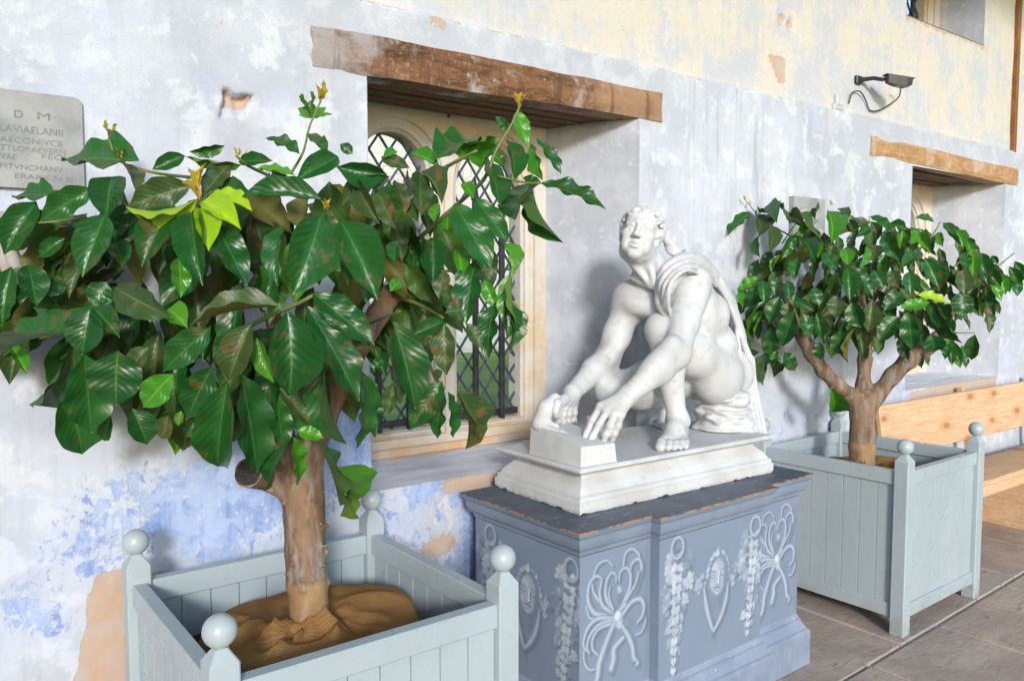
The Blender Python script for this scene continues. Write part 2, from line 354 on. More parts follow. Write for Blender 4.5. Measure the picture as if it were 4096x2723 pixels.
# ================================================================ ground, lawn, floor of flags
M_LAWN = simple('lawn_grass', (.13, .28, .04), (.26, .36, .10), 1.2, .9, .5, 40, .03)
V = [(-200, -200, -.06), (200, -200, -.06), (200, 300, -.06), (-200, 300, -.06)]
tag(mobj('lawn', V, [(0, 1, 2, 3)], M_LAWN), kind='structure')
M_MORTAR = simple('floor_mortar', (.28, .265, .25), (.38, .36, .335), 12, .9, .5, 60, .006)
fl = mobj('floor', [(-4.9, -2.6, -.012), (10.2, -2.6, -.012), (10.2, 3.4, -.012), (-4.9, 3.4, -.012)], [(0, 1, 2, 3)], M_MORTAR); tag(fl, kind='structure')
t = NT('flagstone'); v = t.geo(); oi = t.n('ShaderNodeObjectInfo').outputs['Random']; n1 = t.noise(v, 3.5, 6, .6, .3); n2 = t.noise(v, 18, 6, .65); n3 = t.noise(t.scale(v, (3, 9, 9)), 3, 6, .6, 1.0)
col = t.mix(oi, (.33, .225, .175), (.40, .36, .335)); col = t.mix(t.ramp(n1, .40, .64), col, (.45, .355, .29)); col = t.mix(t.math('MULTIPLY', t.ramp(n2, .52, .68), .55), col, (.40, .36, .325)); col = t.mix(t.math('MULTIPLY', t.ramp(n3, .58, .70), .5), col, (.09, .075, .07))
M_FLAG = t.fin(col, t.ramp(n2, .3, .7, .38, .62), t.bump(t.math('ADD', t.math('MULTIPLY', n3, 1.2), n2), .35, .010), .4)
fr = random.Random(21)
rows = [(-2.5, -1.75), (-1.75, -1.02), (-1.02, -.28), (-.28, .44), (.44, 1.16), (1.16, 1.885), (1.885, 2.70), (2.70, 3.0)]
cuts = {5: [-2.9, -1.9, -.9, .1, 1.1, 2.0, 2.75, 3.405, 4.09, 4.95, 5.9, 6.9, 7.9, 9.0, 10], 6: [-2.9, -1.8, -.8, .4, 1.3, 2.2, 2.95, 3.725, 4.62, 5.14, 5.80, 6.47, 7.3, 8.2, 9.2, 10]}
for i, (y0, y1) in enumerate(rows):
    xs = cuts.get(i)
    if xs is None:
        xs = [-2.9]
        while xs[-1] < 9.6: xs.append(xs[-1]+fr.uniform(.7, 1.15))
    for x0, x1 in zip(xs[:-1], xs[1:]):
        g = .0085; dz = fr.uniform(-.0025, .0015); m = MB(); m.box(x0+g, x1-g, y0+g, y1-g, -.05, dz, .006)
        m.V = [(x, y+.045*(x-3.6), z) for x, y, z in m.V]; m.build('flagstone', M_FLAG, fl)
# ================================================================ the wall
bld = thing('cloister_wall', (3.5, WY, 0), 'long weathered plaster wall with flaking blue paint, timber lintels and leaded windows', 'wall')
O = [(1.41, 2.875, .905, 2.535), (5.505, 6.955, .99, 2.535), (5.42, 6.56, 3.53, 4.55)]
def axis(lo, hi, bands, marks):
    xs = []; x = lo
    while x < hi:
        xs.append(x); x += next(s for a, s in bands if x < a-1e-9)
    xs = [q for q in xs if all(abs(q-m) > .012 for m in marks)]+list(marks)+[hi]; return np.array(sorted(set(xs)))
xs = axis(-4.9, 10, [(0, .1), (.76, .024), (1.06, .008), (4.6, .024), (7.6, .035), (11, .1)], sorted({a for o in O for a in o[:2]}))
zs = axis(0, 4.65, [(2.06, .024), (2.44, .008), (3.0, .024), (4.2, .035), (6, .1)], sorted({a for o in O for a in o[2:]} | {ZL, ZL+.012}))
X, Z = np.meshgrid(xs, zs, indexing='ij')
edge = np.full(X.shape, 9.0)
for a, b, c, d in O: edge = np.minimum(edge, np.hypot(np.maximum(np.maximum(a-X, X-b), 0), np.maximum(np.maximum(c-Z, Z-d), 0)))
em = sstep(0, .12, edge)
bulge = (fbm(X*1.1, Z*1.1, 5, 3)-.5)*.034+(fbm(X*6, Z*6, 9, 3)-.5)*.010
Y = np.where(Z > ZL+.006, WYU, WY)+bulge*np.minimum(em, sstep(0, .02, np.abs(Z-ZL))+.4)
ledge_wob = (fbm(X*9, X*0, 3, 3)-.5)*.014; Y = np.where(np.abs(Z-ZL-.006) < .02, Y+ledge_wob, Y)
# broken hole and repaired patch left of the lintel
hole = sstep(.006, -.006, np.maximum(np.abs(X-.907-.25*(Z-2.33))-.044, np.abs(Z-2.330)-.040)+(fbm(X*26, Z*26, 2, 4)-.5)*.045); Y = Y+hole*(.020+.020*sstep(2.31, 2.35, Z)+(fbm(X*40, Z*40, 3, 3)-.5)*.02)
chip = sstep(.01, -.01, np.maximum(np.abs(X-4.045+.35*(Z-2.95))-.055-.35*(Z-2.95), np.abs(Z-2.95)-.075)+(fbm(X*20, Z*20, 8, 3)-.5)*.03); Y = Y+chip*.010
for hx, hz, hr in ((4.05, 3.237, .018), (4.14, 3.227, .020), (4.075, 3.27, .010)): Y = Y+.05*sstep(hr*1.6, hr*.6, np.hypot(X-hx, Z-hz))
# masks
bl = .78*np.exp(-((Z-.98)/.19)**2)*sstep(2.6, 1.6, X)*sstep(.05, .5, X)*(.5+.8*fbm(X*1.6+3, Z*1.6, 31, 2))
bl += .80*sstep(.93, .86, Z)*sstep(1.38, 1.46, X)*sstep(2.9, 2.4, X)*sstep(.2, .5, Z)+.30*np.exp(-((Z-.8)/.2)**2)*sstep(.1, .5, X)*sstep(1.5, 1.2, X)
bl += .75*np.exp(-((X-1.36)/.06)**2)*np.exp(-((Z-1.12)/.2)**2)
bl += .42*np.exp(-((Z-.95)/.28)**2)*sstep(2.8, 3.3, X)*sstep(7, 5.5, X)+.20*np.exp(-((Z-1.35)/.5)**2)*(X < 3)+.22*np.exp(-((X-3.25)/.5)**2)*np.exp(-((Z-2.05)/.3)**2)
bl += .50*np.exp(-((X-.35)/.25)**2)*np.exp(-((Z-.72)/.16)**2)
bl += .30*np.exp(-((X-.3)/.35)**2)*np.exp(-((Z-2.35)/.1)**2)
bl = np.clip(bl*(.25+1.35*fbm(X*2.3+1, Z*2.6+4, 77, 3)), 0, 1)
lb = np.interp(Z, [0, .447, .60, .72, .79, .82], [.33, .357, .375, .41, .454, .52])
pe = sstep(-.012, .014, X-lb+(fbm(X*14, Z*14, 6, 3)-.5)*.05)*sstep(.85, .76, Z+(X-.45)*.35)*sstep(1.3, 1.0, X)
pe += .9*sstep(.05, .0, np.abs(Z-.872)-.028+(fbm(X*9, Z*9, 7, 3)-.5)*.12)*sstep(1.5, 1.95, X)*sstep(2.9, 2.7, X)+.75*np.exp(-((X-1.72)/.12)**2-((Z-.63)/.07)**2)
pe += .9*hole*sstep(2.31, 2.345, Z)+.8*sstep(.05, .0, np.abs(Z-.93)-.05+(fbm(X*6, Z*6, 7, 3)-.5)*.12)*sstep(5.4, 5.7, X)*sstep(7.0, 6.9, X)+.35*sstep(.25, 0, np.abs(Z-.3))*(X > 4)
pe += .9*chip+.55*np.exp(-((Z-ZL)/.012)**2)*(fbm(X*7, X*0, 19, 3) > .56)+.75*np.exp(-((Z-2.672)/.008)**2)*(X > 1.15)*(X < 3.05)+.8*np.exp(-((Z-3.52)/.02)**2)*(X > 5.4)*(X < 6.6)
for hx, hz, hr in ((4.05, 3.237, .018), (4.14, 3.227, .020), (4.075, 3.27, .010)): pe = pe+1.0*sstep(hr*2.2, hr*1.0, np.hypot(X-hx, Z-hz))
pe += .5*sstep(.02, 0, np.hypot((X-1.72)*.6, Z-2.765)-.03); pe = np.clip(pe, 0, 1)
cr = sstep(ZL+.0, ZL+.012, Z)*(.55+.45*sstep(1.5, 3.0, X))
gr = sstep(1.06, 1.12, X+(Z-2.6)*.1)*sstep(3.3, 3.0, X)*sstep(2.40, 2.66, Z)*(Z < ZL)*.8+sstep(4.65, 4.95, X)*sstep(2.64, 2.67, Z)*(Z < ZL+.01)
gr += sstep(.02, -.01, np.maximum(np.abs(X-.90+.35*(2.22-Z))-.055-.16*(2.30-Z), np.abs(Z-2.23)-.075)+(fbm(X*12, Z*12, 12, 3)-.5)*.05)+.6*hole
gr = np.clip(gr+.45*sstep(.62, .42, Z)*sstep(.5, .3, X), 0, 1)
wh = .55*np.exp(-((X-1.12)/.1)**2)*sstep(2.5, 2.2, Z)*sstep(1.2, 1.5, Z)+.8*sstep(.03, .0, np.abs(np.hypot((X-4.27), (Z-2.12)*.9)-.17)-.03)*fbm(X*8, Z*8, 4, 2)
st = sstep(3.1, 3.5, X)*sstep(4.6, 4.0, X)*sstep(1.7, 2.3, Z)*(Z < ZL)*.9+.3*(Z > ZL)+.5*sstep(.6, .4, Z)*(X < .5)+.15
V = np.stack([X, Y, Z], -1).reshape(-1, 3); nx, nz = X.shape; I = np.arange(nx*nz).reshape(nx, nz)
cx = (xs[:-1]+xs[1:])/2; cz = (zs[:-1]+zs[1:])/2; CX, CZ = np.meshgrid(cx, cz, indexing='ij'); keep = np.ones(CX.shape, bool)
for a, b, c, d in O: keep &= ~((CX > a) & (CX < b) & (CZ > c) & (CZ < d))
F = np.stack([I[:-1, :-1], I[1:, :-1], I[1:, 1:], I[:-1, 1:]], -1)[keep]
wall = mobj('wall_face', V, F, M_WALL, bld, True)
for nm, ch in (('wa', (bl, pe, cr)), ('wb', (gr, wh, st))):
    a = wall.data.color_attributes.new(nm, 'FLOAT_COLOR', 'POINT'); q = np.ones((nx*nz, 4), np.float32)
    for k in range(3): q[:, k] = np.clip(ch[k], 0, 1).ravel()
    a.data.foreach_set('color', q.ravel())
def grid_quad(P00, P10, P11, P01, n=14, amp=.004, seed=0):
    a = np.linspace(0, 1, n+1); U, W = np.meshgrid(a, a, indexing='ij'); P = [np.array(q, float) for q in (P00, P10, P11, P01)]
    Q = (1-U)[..., None]*(1-W)[..., None]*P[0]+U[..., None]*(1-W)[..., None]*P[1]+U[..., None]*W[..., None]*P[2]+(1-U)[..., None]*W[..., None]*P[3]
    nrm = np.cross(P[1]-P[0], P[3]-P[0]); nrm /= np.linalg.norm(nrm); e = np.minimum(np.minimum(U, 1-U), np.minimum(W, 1-W)); e = np.clip(e*n/1.5, 0, 1)
    Q = Q+nrm*((fbm(U*5+seed, W*5, seed, 3)-.5)*amp*2*e)[..., None]; I = np.arange((n+1)**2).reshape(n+1, n+1)
    return Q.reshape(-1, 3), np.stack([I[:-1, :-1], I[1:, :-1], I[1:, 1:], I[:-1, 1:]], -1).reshape(-1, 4)
BY = 3.30
M_SILL = simple('sill_plaster', (.60, .62, .70), (.72, .74, .80), 5, .8, .4, 40, .006, spec=.2, stretch=(1, 3, 1))
def recess(x0, x1, z0, z1, bx0, bx1, by, wy, beam):
    q = .004
    V, F = grid_quad((bx1, by, z0), (x1, wy-q, z0), (x1, wy-q, z1), (bx1, by, z1), 24, .006, 3); mobj('reveal', V, F, M_REV, bld, True)
    V, F = grid_quad((x0, wy-q, z0), (bx0, by, z0), (bx0, by, z1), (x0, wy-q, z1), 20, .006, 4); mobj('reveal', V, F, M_REV, bld, True)
    V, F = grid_quad((x0, wy-.008, z0), (x1, wy-.008, z0), (bx1, by, z0+.012), (bx0, by, z0+.012), 30, .006, 5); mobj('window_sill', V, F, M_SILL, bld, True)
recess(1.41, 2.875, .905, 2.535, 1.47, 2.66, BY, WY, 1); recess(5.505, 6.955, .99, 2.535, 5.55, 6.74, BY, WY, 1); recess(5.42, 6.56, 3.53, 4.55, 5.44, 6.555, 3.20, WYU, 0)
def beam(name, x0, x1, z0a, z0b, z1a, z1b, mat, seed, y0=WY-.012):
    n = 60; r = random.Random(seed); U = np.linspace(0, 1, n+1); V = []; F = []
    sec = [(0, 0), (0, .25), (0, .5), (0, .75), (0, 1), (1, 1), (1, 0)]
    for i, u in enumerate(U):
        x = x0+(x1-x0)*u; zb = z0a+(z0b-z0a)*u+(vnoise(u*9, 0, seed)-.5)*.010; zt_ = z1a+(z1b-z1a)*u+(vnoise(u*11, 3, seed)-.5)*.010
        for (d, s) in sec: V.append((x+(0 if 0 < i < n else (vnoise(s*4, i, seed)-.5)*.02), (y0+(vnoise(u*14, s*3, seed+5)-.5)*.008+(.006 if s in (0, 1) else 0)) if d == 0 else y0+.12, zb+(zt_-zb)*s))
    m = len(sec)
    for i in range(n):
        for k in range(m): F.append((i*m+k, (i+1)*m+k, (i+1)*m+(k+1) % m, i*m+(k+1) % m))
    F.append(tuple(range(m-1, -1, -1))); F.append(tuple(range(n*m, n*m+m))); return mobj(name, V, F, mat, bld)
beam('timber_lintel', 1.190, 3.030, 2.512, 2.535, 2.665, 2.672, M_BEAM, 3)
beam('timber_lintel', 4.965, 7.165, 2.555, 2.525, 2.682, 2.652, M_BEAM2, 8)
for (a, b, c, d, s) in ((1.405, 2.885, 1.465, 2.67, 0), (5.50, 6.96, 5.545, 6.75, 1)):       # soffit boards behind the front beam
    ys = [WY+.112, WY+.178, WY+.262, WY+.345, BY+.02]; sr = random.Random(s)
    for k in range(4):
        m = MB(); m.box(a, b, ys[k]+.004, ys[k+1]-.004, 2.530+sr.uniform(-.006, .012), 2.60, .004); m.build('soffit_board', M_SOFF, bld)
# ================================================================ windows: stone tracery, lead lattice, panes, bars
def arch(x0, x1, zb, zs_, za, n=14):
    """outline of a pointed light, counter-clockwise from bottom left; x,z"""
    w = (x1-x0)/2; P = [(x0+2*w*k/6, zb) for k in range(7)]+[(x1, zb+(zs_-zb)*k/8) for k in range(1, 9)]
    L = []
    for k in range(1, n+1):
        tt = k/n; L.append((x1-w*(1-math.cos(tt*math.pi/2))**1.05*1.0, zs_+(za-zs_)*math.sin(tt*math.pi/2)**.92))
    P += L; P += [(x0+x1-x, z) for x, z in L[-2::-1]]+[(x0, zs_-(zs_-zb)*k/8) for k in range(0, 8)]
    return P
def window(name, lights, z0, zs_, za, X0, X1, Zt, y, sillz):
    cells = [X0]+[(lights[i][1]+lights[i+1][0])/2 for i in range(len(lights)-1)]+[X1]; m = MB()
    for i, (a, b) in enumerate(lights):
        c0, c1 = cells[i], cells[i+1]
        rings = []
        for (g, dy) in ((.052, 0), (.050, .012), (.030, .030), (.014, .036), (.012, .046), (0, .060), (0, .16)):
            rings.append([(x, y+dy, z) for x, z in arch(a-g, b+g, z0-g*.6, zs_, za+g*1.05)])
        n = len(rings[0]); cxm, czm = (a+b)/2, (z0+za)/2; outer = []
        for (x, yy, z) in rings[0]:
            dx, dz = x-cxm, z-czm; s = min(((c1-cxm)/dx if dx > 1e-6 else (c0-cxm)/dx if dx < -1e-6 else 1e9), ((Zt-czm)/dz if dz > 1e-6 else (sillz-czm)/dz if dz < -1e-6 else 1e9)); outer.append((cxm+dx*s, y, czm+dz*s))
        R = [outer]+rings; V = [p for r in R for p in r]; F = []
        for r in range(len(R)-1):
            for k in range(n): F.append((r*n+k, r*n+(k+1) % n, (r+1)*n+(k+1) % n, (r+1)*n+k))
        m.add(V, F)
        for (qx, qz) in ((c0, sillz), (c1, sillz), (c0, Zt), (c1, Zt)): pass
    # plain backing behind so that the plate's corners stay closed
    for i in range(len(lights)):
        c0, c1 = cells[i], cells[i+1]; a, b = lights[i]
        m.add([(c0, y+.004, za+.06), (c1, y+.004, za+.06), (c1, y+.004, Zt+.05), (c0, y+.004, Zt+.05)], [(0, 1, 2, 3)])
        m.add([(c0, y+.004, sillz-.05), (c1, y+.004, sillz-.05), (c1, y+.004, z0-.04), (c0, y+.004, z0-.04)], [(0, 1, 2, 3)])
        m.add([(c0, y+.004, sillz-.05), (a-.05, y+.004, sillz-.05), (a-.05, y+.004, Zt+.05), (c0, y+.004, Zt+.05)], [(0, 1, 2, 3)]); m.add([(b+.05, y+.004, sillz-.05), (c1, y+.004, sillz-.05), (c1, y+.004, Zt+.05), (b+.05, y+.004, Zt+.05)], [(0, 1, 2, 3)])
    w = m.build(name, M_STONE, bld); gy = y+.110; DW, DH = .104, .146
    for (a, b) in lights:
        g = MB(); S = DH/DW; lo, hi = z0-.02, za+.02
        def bar(x0, z0_, x1, z1_, r=.0042, yy=gy):
            d = np.array([x1-x0, 0, z1_-z0_]); L = np.linalg.norm(d); d /= L; nn = np.array([-d[2], 0, d[0]])*r; V = []
            for s in (0, 1):
                for (e, f) in ((1, -.006), (1, .006), (-1, .006), (-1, -.006)): q = np.array([x0, yy, z0_])+d*L*s+nn*e; V.append((q[0], yy+f, q[2]))
            g.add(V, [(0, 1, 5, 4), (1, 2, 6, 5), (2, 3, 7, 6), (3, 0, 4, 7)])
        k0 = int((hi-lo)/DH)+6
        for k in range(-k0, k0):
            for sg in (1, -1):
                zc = z0+k*DH                                   # z = zc + sg*S*(x-a)
                p = []
                for x in (a-.01, b+.01): p.append((x, zc+sg*S*(x-a)))
                (xa, za_), (xb, zb_) = p
                def clip(t0, t1, za_, zb_):
                    lo_, hi_ = (lo, hi); d = zb_-za_
                    ta, tb = sorted(((lo_-za_)/d, (hi_-za_)/d)); return max(t0, ta), min(t1, tb)
                t0, t1 = clip(0, 1, za_, zb_)
                if t1-t0 > .02: bar(xa+(xb-xa)*t0, za_+(zb_-za_)*t0, xa+(xb-xa)*t1, za_+(zb_-za_)*t1)
        g.build('lead_lattice', M_LEAD, w)
        m2 = MB(); m2.box(a-.02, b+.02, gy-.030, gy-.012, z0+.012, z0+.045, .002); m2.build('iron_rail', M_IRON, w)
        for fx in (.30, .71):
            x = a+(b-a)*fx; m2 = MB(); m2.box(x-.013, x+.013, gy-.058, gy-.032, z0-.02, zs_-.02, .003)
            m2.add([(x-.016, gy-.06, zs_-.02), (x+.016, gy-.06, zs_-.02), (x+.016, gy-.03, zs_-.02), (x-.016, gy-.03, zs_-.02), (x, gy-.045, zs_+.11)], [(0, 1, 4), (1, 2, 4), (2, 3, 4), (3, 0, 4)]); m2.build('iron_bar', M_IRON, w)
        pm = None
        for i in range(-1, 6):
            for j in range(-1, int((za-z0)/DH*2)+3):
                x = a+i*DW+(DW/2 if j % 2 else 0)+DW/2-(DW/2 if True else 0); z = z0+j*DH/2
                if a-.03 < x < b+.03 and z0-.03 < z < za+.02:
                    if pm is None:
                        hx, hz = DW/2-.004, DH/2-.006; q = .0015
                        pm = mesh_np('pane', [(-hx, -q, 0), (0, -q, -hz), (hx, -q, 0), (0, -q, hz)], [(0, 1, 2, 3)]); pm.materials.append(M_GLASS)
                    o = bpy.data.objects.new('pane', pm); o.location = (x, gy, z); o.rotation_euler = (rnd.uniform(-.02, .02), 0, rnd.uniform(-.02, .02)); link(o, w)
    return w
w1 = window('window', [(1.594, 1.990), (2.140, 2.537)], 1.030, 2.16, 2.425, 1.45, 2.68, 2.545, BY, .90)
w2 = window('window', [(5.66, 6.06), (6.21, 6.61)], 1.09, 2.10, 2.38, 5.53, 6.76, 2.545, BY, .985)
w3 = window('window', [(5.84, 6.425)], 3.62, 4.2, 4.45, 5.42, 6.57, 4.56, 3.20, 3.52)
# a strip of bare stone at the foot of the first window's frame
M_BARE = simple('bare_sandstone', (.58, .36, .20), (.55, .48, .42), 9, .9, .5, 50, .006)
m = MB(); m.box(1.56, 2.64, BY-.026, BY+.02, .918, .958, .006); m.build('stone_course', M_BARE, bld)
# ================================================================ unseen roof over the walk, added end wall, open side behind the camera
M_CEIL = simple('ceiling_plaster', (.62, .61, .58), (.70, .69, .66), 3, .9, .2, 30)
tag(MB().box(-5, 10.2, .7, 3.6, 4.6, 4.7, .01).build('ceiling', M_CEIL), kind='structure')  # out of view; blocks overhead sky, cut short so sun reaches the wall
tag(MB().box(-5.15, -4.8, -2.3, 3.6, -.05, 4.6, .01).build('added_end_wall', M_CEIL), kind='structure')  # unseen wall added to dim the faces turned left
# ================================================================ beyond the windows
t = NT('rubble_stone'); v = t.scale(t.geo(), (1, 1, 1.7)); d = t.vor(v, 2.6, 'DISTANCE_TO_EDGE'); c = t.vor(v, 2.6, 'F1', 'Color'); cs = t.n('ShaderNodeSeparateColor'); t.set(cs, 0, c)
col = t.mix(cs.outputs[0], (.50, .485, .46), (.68, .655, .62)); col = t.mix(t.ramp(d, .0, .06, 1, 0), col, (.33, .31, .29)); col = t.mix(t.ramp(t.noise(v, .8, 4), .4, .65), col, (.60, .585, .56))
M_RUB = t.fin(col, .9, t.bump(d, .5, .03), .2)
far = thing('stone_range', (20, 18.5, 0), 'pale rubble stone building across the lawn, seen through the leaded panes', 'building')
m = MB(); m.box(-2, 60, 18, 19, -.1, 7.5, .02); m.build('facade', M_RUB, far)
for k in range(9): MB().box(1.2+6*k, 1.9+6*k, 17.5, 18.02, -.1, 5.2, .02).build('buttress', M_RUB, far)
M_SLATE = simple('slate_roof', (.12, .12, .13), (.2, .19, .19), 2, .8, .3, 20, .02)
m = MB(); m.add([(-2, 17.7, 7.45), (60, 17.7, 7.45), (60, 21.5, 9.8), (-2, 21.5, 9.8), (-2, 17.7, 7.3), (60, 17.7, 7.3), (60, 21.5, 9.65), (-2, 21.5, 9.65)], [(0, 1, 2, 3), (4, 5, 1, 0), (7, 6, 5, 4)]); m.build('roof', M_SLATE, far)
M_DARKGL = simple('dark_glazing', (.05, .06, .07), (.08, .09, .1), 2, .15, .02, 20)
for k in range(9):
    m = MB(); m.box(3.8+6*k, 5.2+6*k, 17.97, 18.05, 2.2, 4.6, .02); wdw = m.build('window', M_STONE, far)
    for q in range(2): MB().box(3.9+6*k+.65*q, 4.45+6*k+.65*q, 17.955, 17.98, 2.35, 4.45, .01).build('pane', M_DARKGL, wdw)
# ================================================================ planters
t = NT('planter_paint'); v = t.geo(); n1 = t.noise(v, 2.5, 4); n2 = t.noise(t.scale(v, (60, 60, 5)), 1, 4); n3 = t.noise(v, 55, 4)
col = t.mix(t.ramp(n1, .35, .65), (.330, .395, .430), (.365, .430, .465)); col = t.mix(t.math('MULTIPLY', t.ramp(n3, .68, .74), .5), col, (.24, .28, .29))
n4 = t.noise(v, 13, 7, .72, .4); n5 = t.noise(t.scale(v, (14, 14, 2.0)), 1.6, 6, .7); zz = t.sep(v)[2]
col = t.mix(t.math('MULTIPLY', t.ramp(n4, .58, .68), .28), col, (.27, .31, .33)); col = t.mix(t.math('MULTIPLY', t.ramp(n5, .60, .72), .22), col, (.44, .49, .51)); col = t.mix(t.math('MULTIPLY', t.math('MULTIPLY', t.ramp(zz, .0, .20, 1, 0), t.ramp(n4, .42, .60)), .55), col, (.22, .215, .20)); col = t.mix(t.ramp(n3, .745, .765), col, (.50, .40, .28))
M_PAINT = t.fin(col, t.ramp(n4, .3, .7, .24, .42), t.bump(t.math('ADD', n2, t.math('MULTIPLY', n3, .3)), .10, .002), .5)
SP = .40; PW = .035; RB = .039
M_SOIL = simple('dark_soil', (.03, .022, .015), (.06, .045, .03), 30, .95, .6, 80, .01)
def make_planter(loc, rz, label, group):
    P = thing('planter_box', loc, label, 'planter', group); P.rotation_euler = (0, 0, rz); bpy.context.view_layer.update()
    def add(m, name, par=None, mat=M_PAINT, smooth=False, auto=None):
        o = m.build(name, mat, None, smooth, auto); o.parent = par or P; return o
    for sx in (-1, 1):
        for sy in (-1, 1):
            cx, cy = sx*SP, sy*SP; m = MB(); b = .004; w = PW
            prof = [(w-.002, 0), (w, .006), (w, .864), (w-.002, .867), (.016, .893), (.016, .897)]
            V, F = mould_sq(cx, cy, prof, b); m.add(V, F); po = add(m, 'post')
            m = MB(); m.lathe([(.013, .890), (.014, .897)]+[(max(.0005, RB*math.sin(a)), .934-RB*math.cos(a)) for a in np.linspace(.35, math.pi, 16)], (cx, cy, 0), 28); add(m, 'ball_finial', po, smooth=True)
    for (z0, z1, th) in ((.742, .812, .021), (.078, .146, .019)):
        for s in (-1, 1):
            m = MB(); m.box(-SP+PW-.004, SP-PW+.004, s*SP-th, s*SP+th, z0, z1, .003); add(m, 'rail')
            m = MB(); m.box(s*SP-th, s*SP+th, -SP+PW-.004, SP-PW+.004, z0, z1, .003); add(m, 'rail')
    n = 8; wb = (2*SP-2*PW)/n; bm = MB().box(-wb/2+.0013, wb/2-.0013, -.009, .009, .142, .746, .0012); me = mesh_np('board', bm.V, bm.F); me.materials.append(M_PAINT)
    for s in (-1, 1):
        for k in range(n):
            c = -SP+PW+wb*(k+.5)
            for (x, y, r) in ((c, s*SP, 0), (s*SP, c, math.pi/2)):
                o = bpy.data.objects.new('board', me); o.location = (x, y, 0); o.rotation_euler = (0, 0, r); scene.collection.objects.link(o); o.parent = P
    m = MB(); m.add([(-SP+.01, -SP+.01, .60), (SP-.01, -SP+.01, .60), (SP-.01, SP-.01, .60), (-SP+.01, SP-.01, .60)], [(0, 1, 2, 3)]); add(m, 'soil', mat=M_SOIL)
    return P
def mould_sq(cx, cy, prof, b):
    V = []; F = []
    for (w, z) in prof:
        c = min(b, w*.3)
        for (x, y) in ((-w+c, -w), (w-c, -w), (w, -w+c), (w, w-c), (w-c, w), (-w+c, w), (-w, w-c), (-w, -w+c)): V.append((cx+x, cy+y, z))
    for r in range(len(prof)-1):
        for k in range(8): F.append((r*8+k, r*8+(k+1) % 8, (r+1)*8+(k+1) % 8, (r+1)*8+k))
    F.append(tuple(range(7, -1, -1))); F.append(tuple(range((len(prof)-1)*8, len(prof)*8))); return V, F
GP = 'grey-green planter boxes along the wall'
pl1 = make_planter((.912, 2.223, 0), .018, 'grey-green square planter box left of the grey pedestal, hessian showing inside', GP)
pl2 = make_planter((4.215, 2.373, 0), .028, 'grey-green square planter box between the pedestal and the pine bench', GP)
pl3 = make_planter((8.12, 2.34, 0), .0, 'grey-green square planter box beyond the far end of the bench', GP)
# ================================================================ hessian covers
t = NT('hessian'); uv = t.coord('Generated'); v = t.geo()
wx = t.n('ShaderNodeTexWave', wave_type='BANDS', bands_direction='X'); wy = t.n('ShaderNodeTexWave', wave_type='BANDS', bands_direction='Y')
for w in (wx, wy): t.set(w, 0, v); w.inputs['Scale'].default_value = 48; w.inputs['Distortion'].default_value = 1.6; w.inputs['Detail'].default_value = 2
hh = t.math('ADD', t.math('MULTIPLY', t.noise(v, 330, 3, .7), .45), t.math('MULTIPLY', t.math('MAXIMUM', wx.outputs['Fac'], wy.outputs['Fac']), .55)); n1 = t.noise(v, 7, 5); n2 = t.noise(v, 90, 3)
col = t.mix(t.ramp(n1, .34, .66), (.265, .135, .047), (.35, .19, .073)); col = t.mix(t.math('MULTIPLY', t.ramp(hh, .42, .72, 1, 0), .6), col, (.15, .075, .026)); col = t.mix(t.math('MULTIPLY', t.ramp(n2, .6, .7), .3), col, (.48, .31, .14))
M_HESS = t.fin(col, .92, t.bump(hh, .6, .003), .1)
def hessian(c, label, seed, R=.335, rt=.062):
    nr, na = 46, 160; V = []; F = []
    for i in range(nr+1):
        u = i/nr; r = rt+(R-rt)*u
        for k in range(na):
            a = 2*math.pi*k/na; fx, fy = math.cos(a), math.sin(a)
            rr = r*(1+.03*math.sin(3*a+seed)+.02*math.sin(7*a)) if u > .3 else r
            front = max(0, math.cos(a-math.radians(236)))**1.2                       # gathered on the camera's side
            z = .012*math.sin(2*a+seed)+.010*(float(fbm(fx*r*9+5, fy*r*9+seed, 3, 3))-.5)*2+.018*u*(1-u)*4
            g = math.exp(-((u-.10)/.16)**2); fold = math.sin(a*7+u*5+1.2*math.sin(a*2+seed)); z += g*(.010*front*(1+.5*fold)+.004*fold+.006)
            z += front*.030*math.exp(-((u-.45)/.18)**2)*math.sin(a*5+9*u)
            rdg = abs(math.sin(a*6.5+1.5*math.sin(a*2)+u*2.2)); z += front*.050*(1-rdg)**2*math.exp(-((u-.42)/.28)**2)+.014*(1-abs(math.sin(a*4+u*3+seed)))*math.sin(math.pi*u)
            if u > .9: z -= .10*((u-.9)/.1)**2
            V.append((c[0]+rr*fx, c[1]+rr*fy, c[2]+z))
    for i in range(nr):
        for k in range(na): F.append((i*na+k, i*na+(k+1) % na, (i+1)*na+(k+1) % na, (i+1)*na+k))
    o = mobj('hessian_cover', V, F, M_HESS, None, True); tag(o, label, 'sackcloth', 'hessian covers in the planters'); return o
hes1 = hessian((.915, 2.235, .700), 'brown hessian cover gathered round the trunk in the planter left of the pedestal', 1)
hes2 = hessian((4.215, 2.373, .700), 'brown hessian cover over the soil in the planter beside the bench', 2, .34, .055)
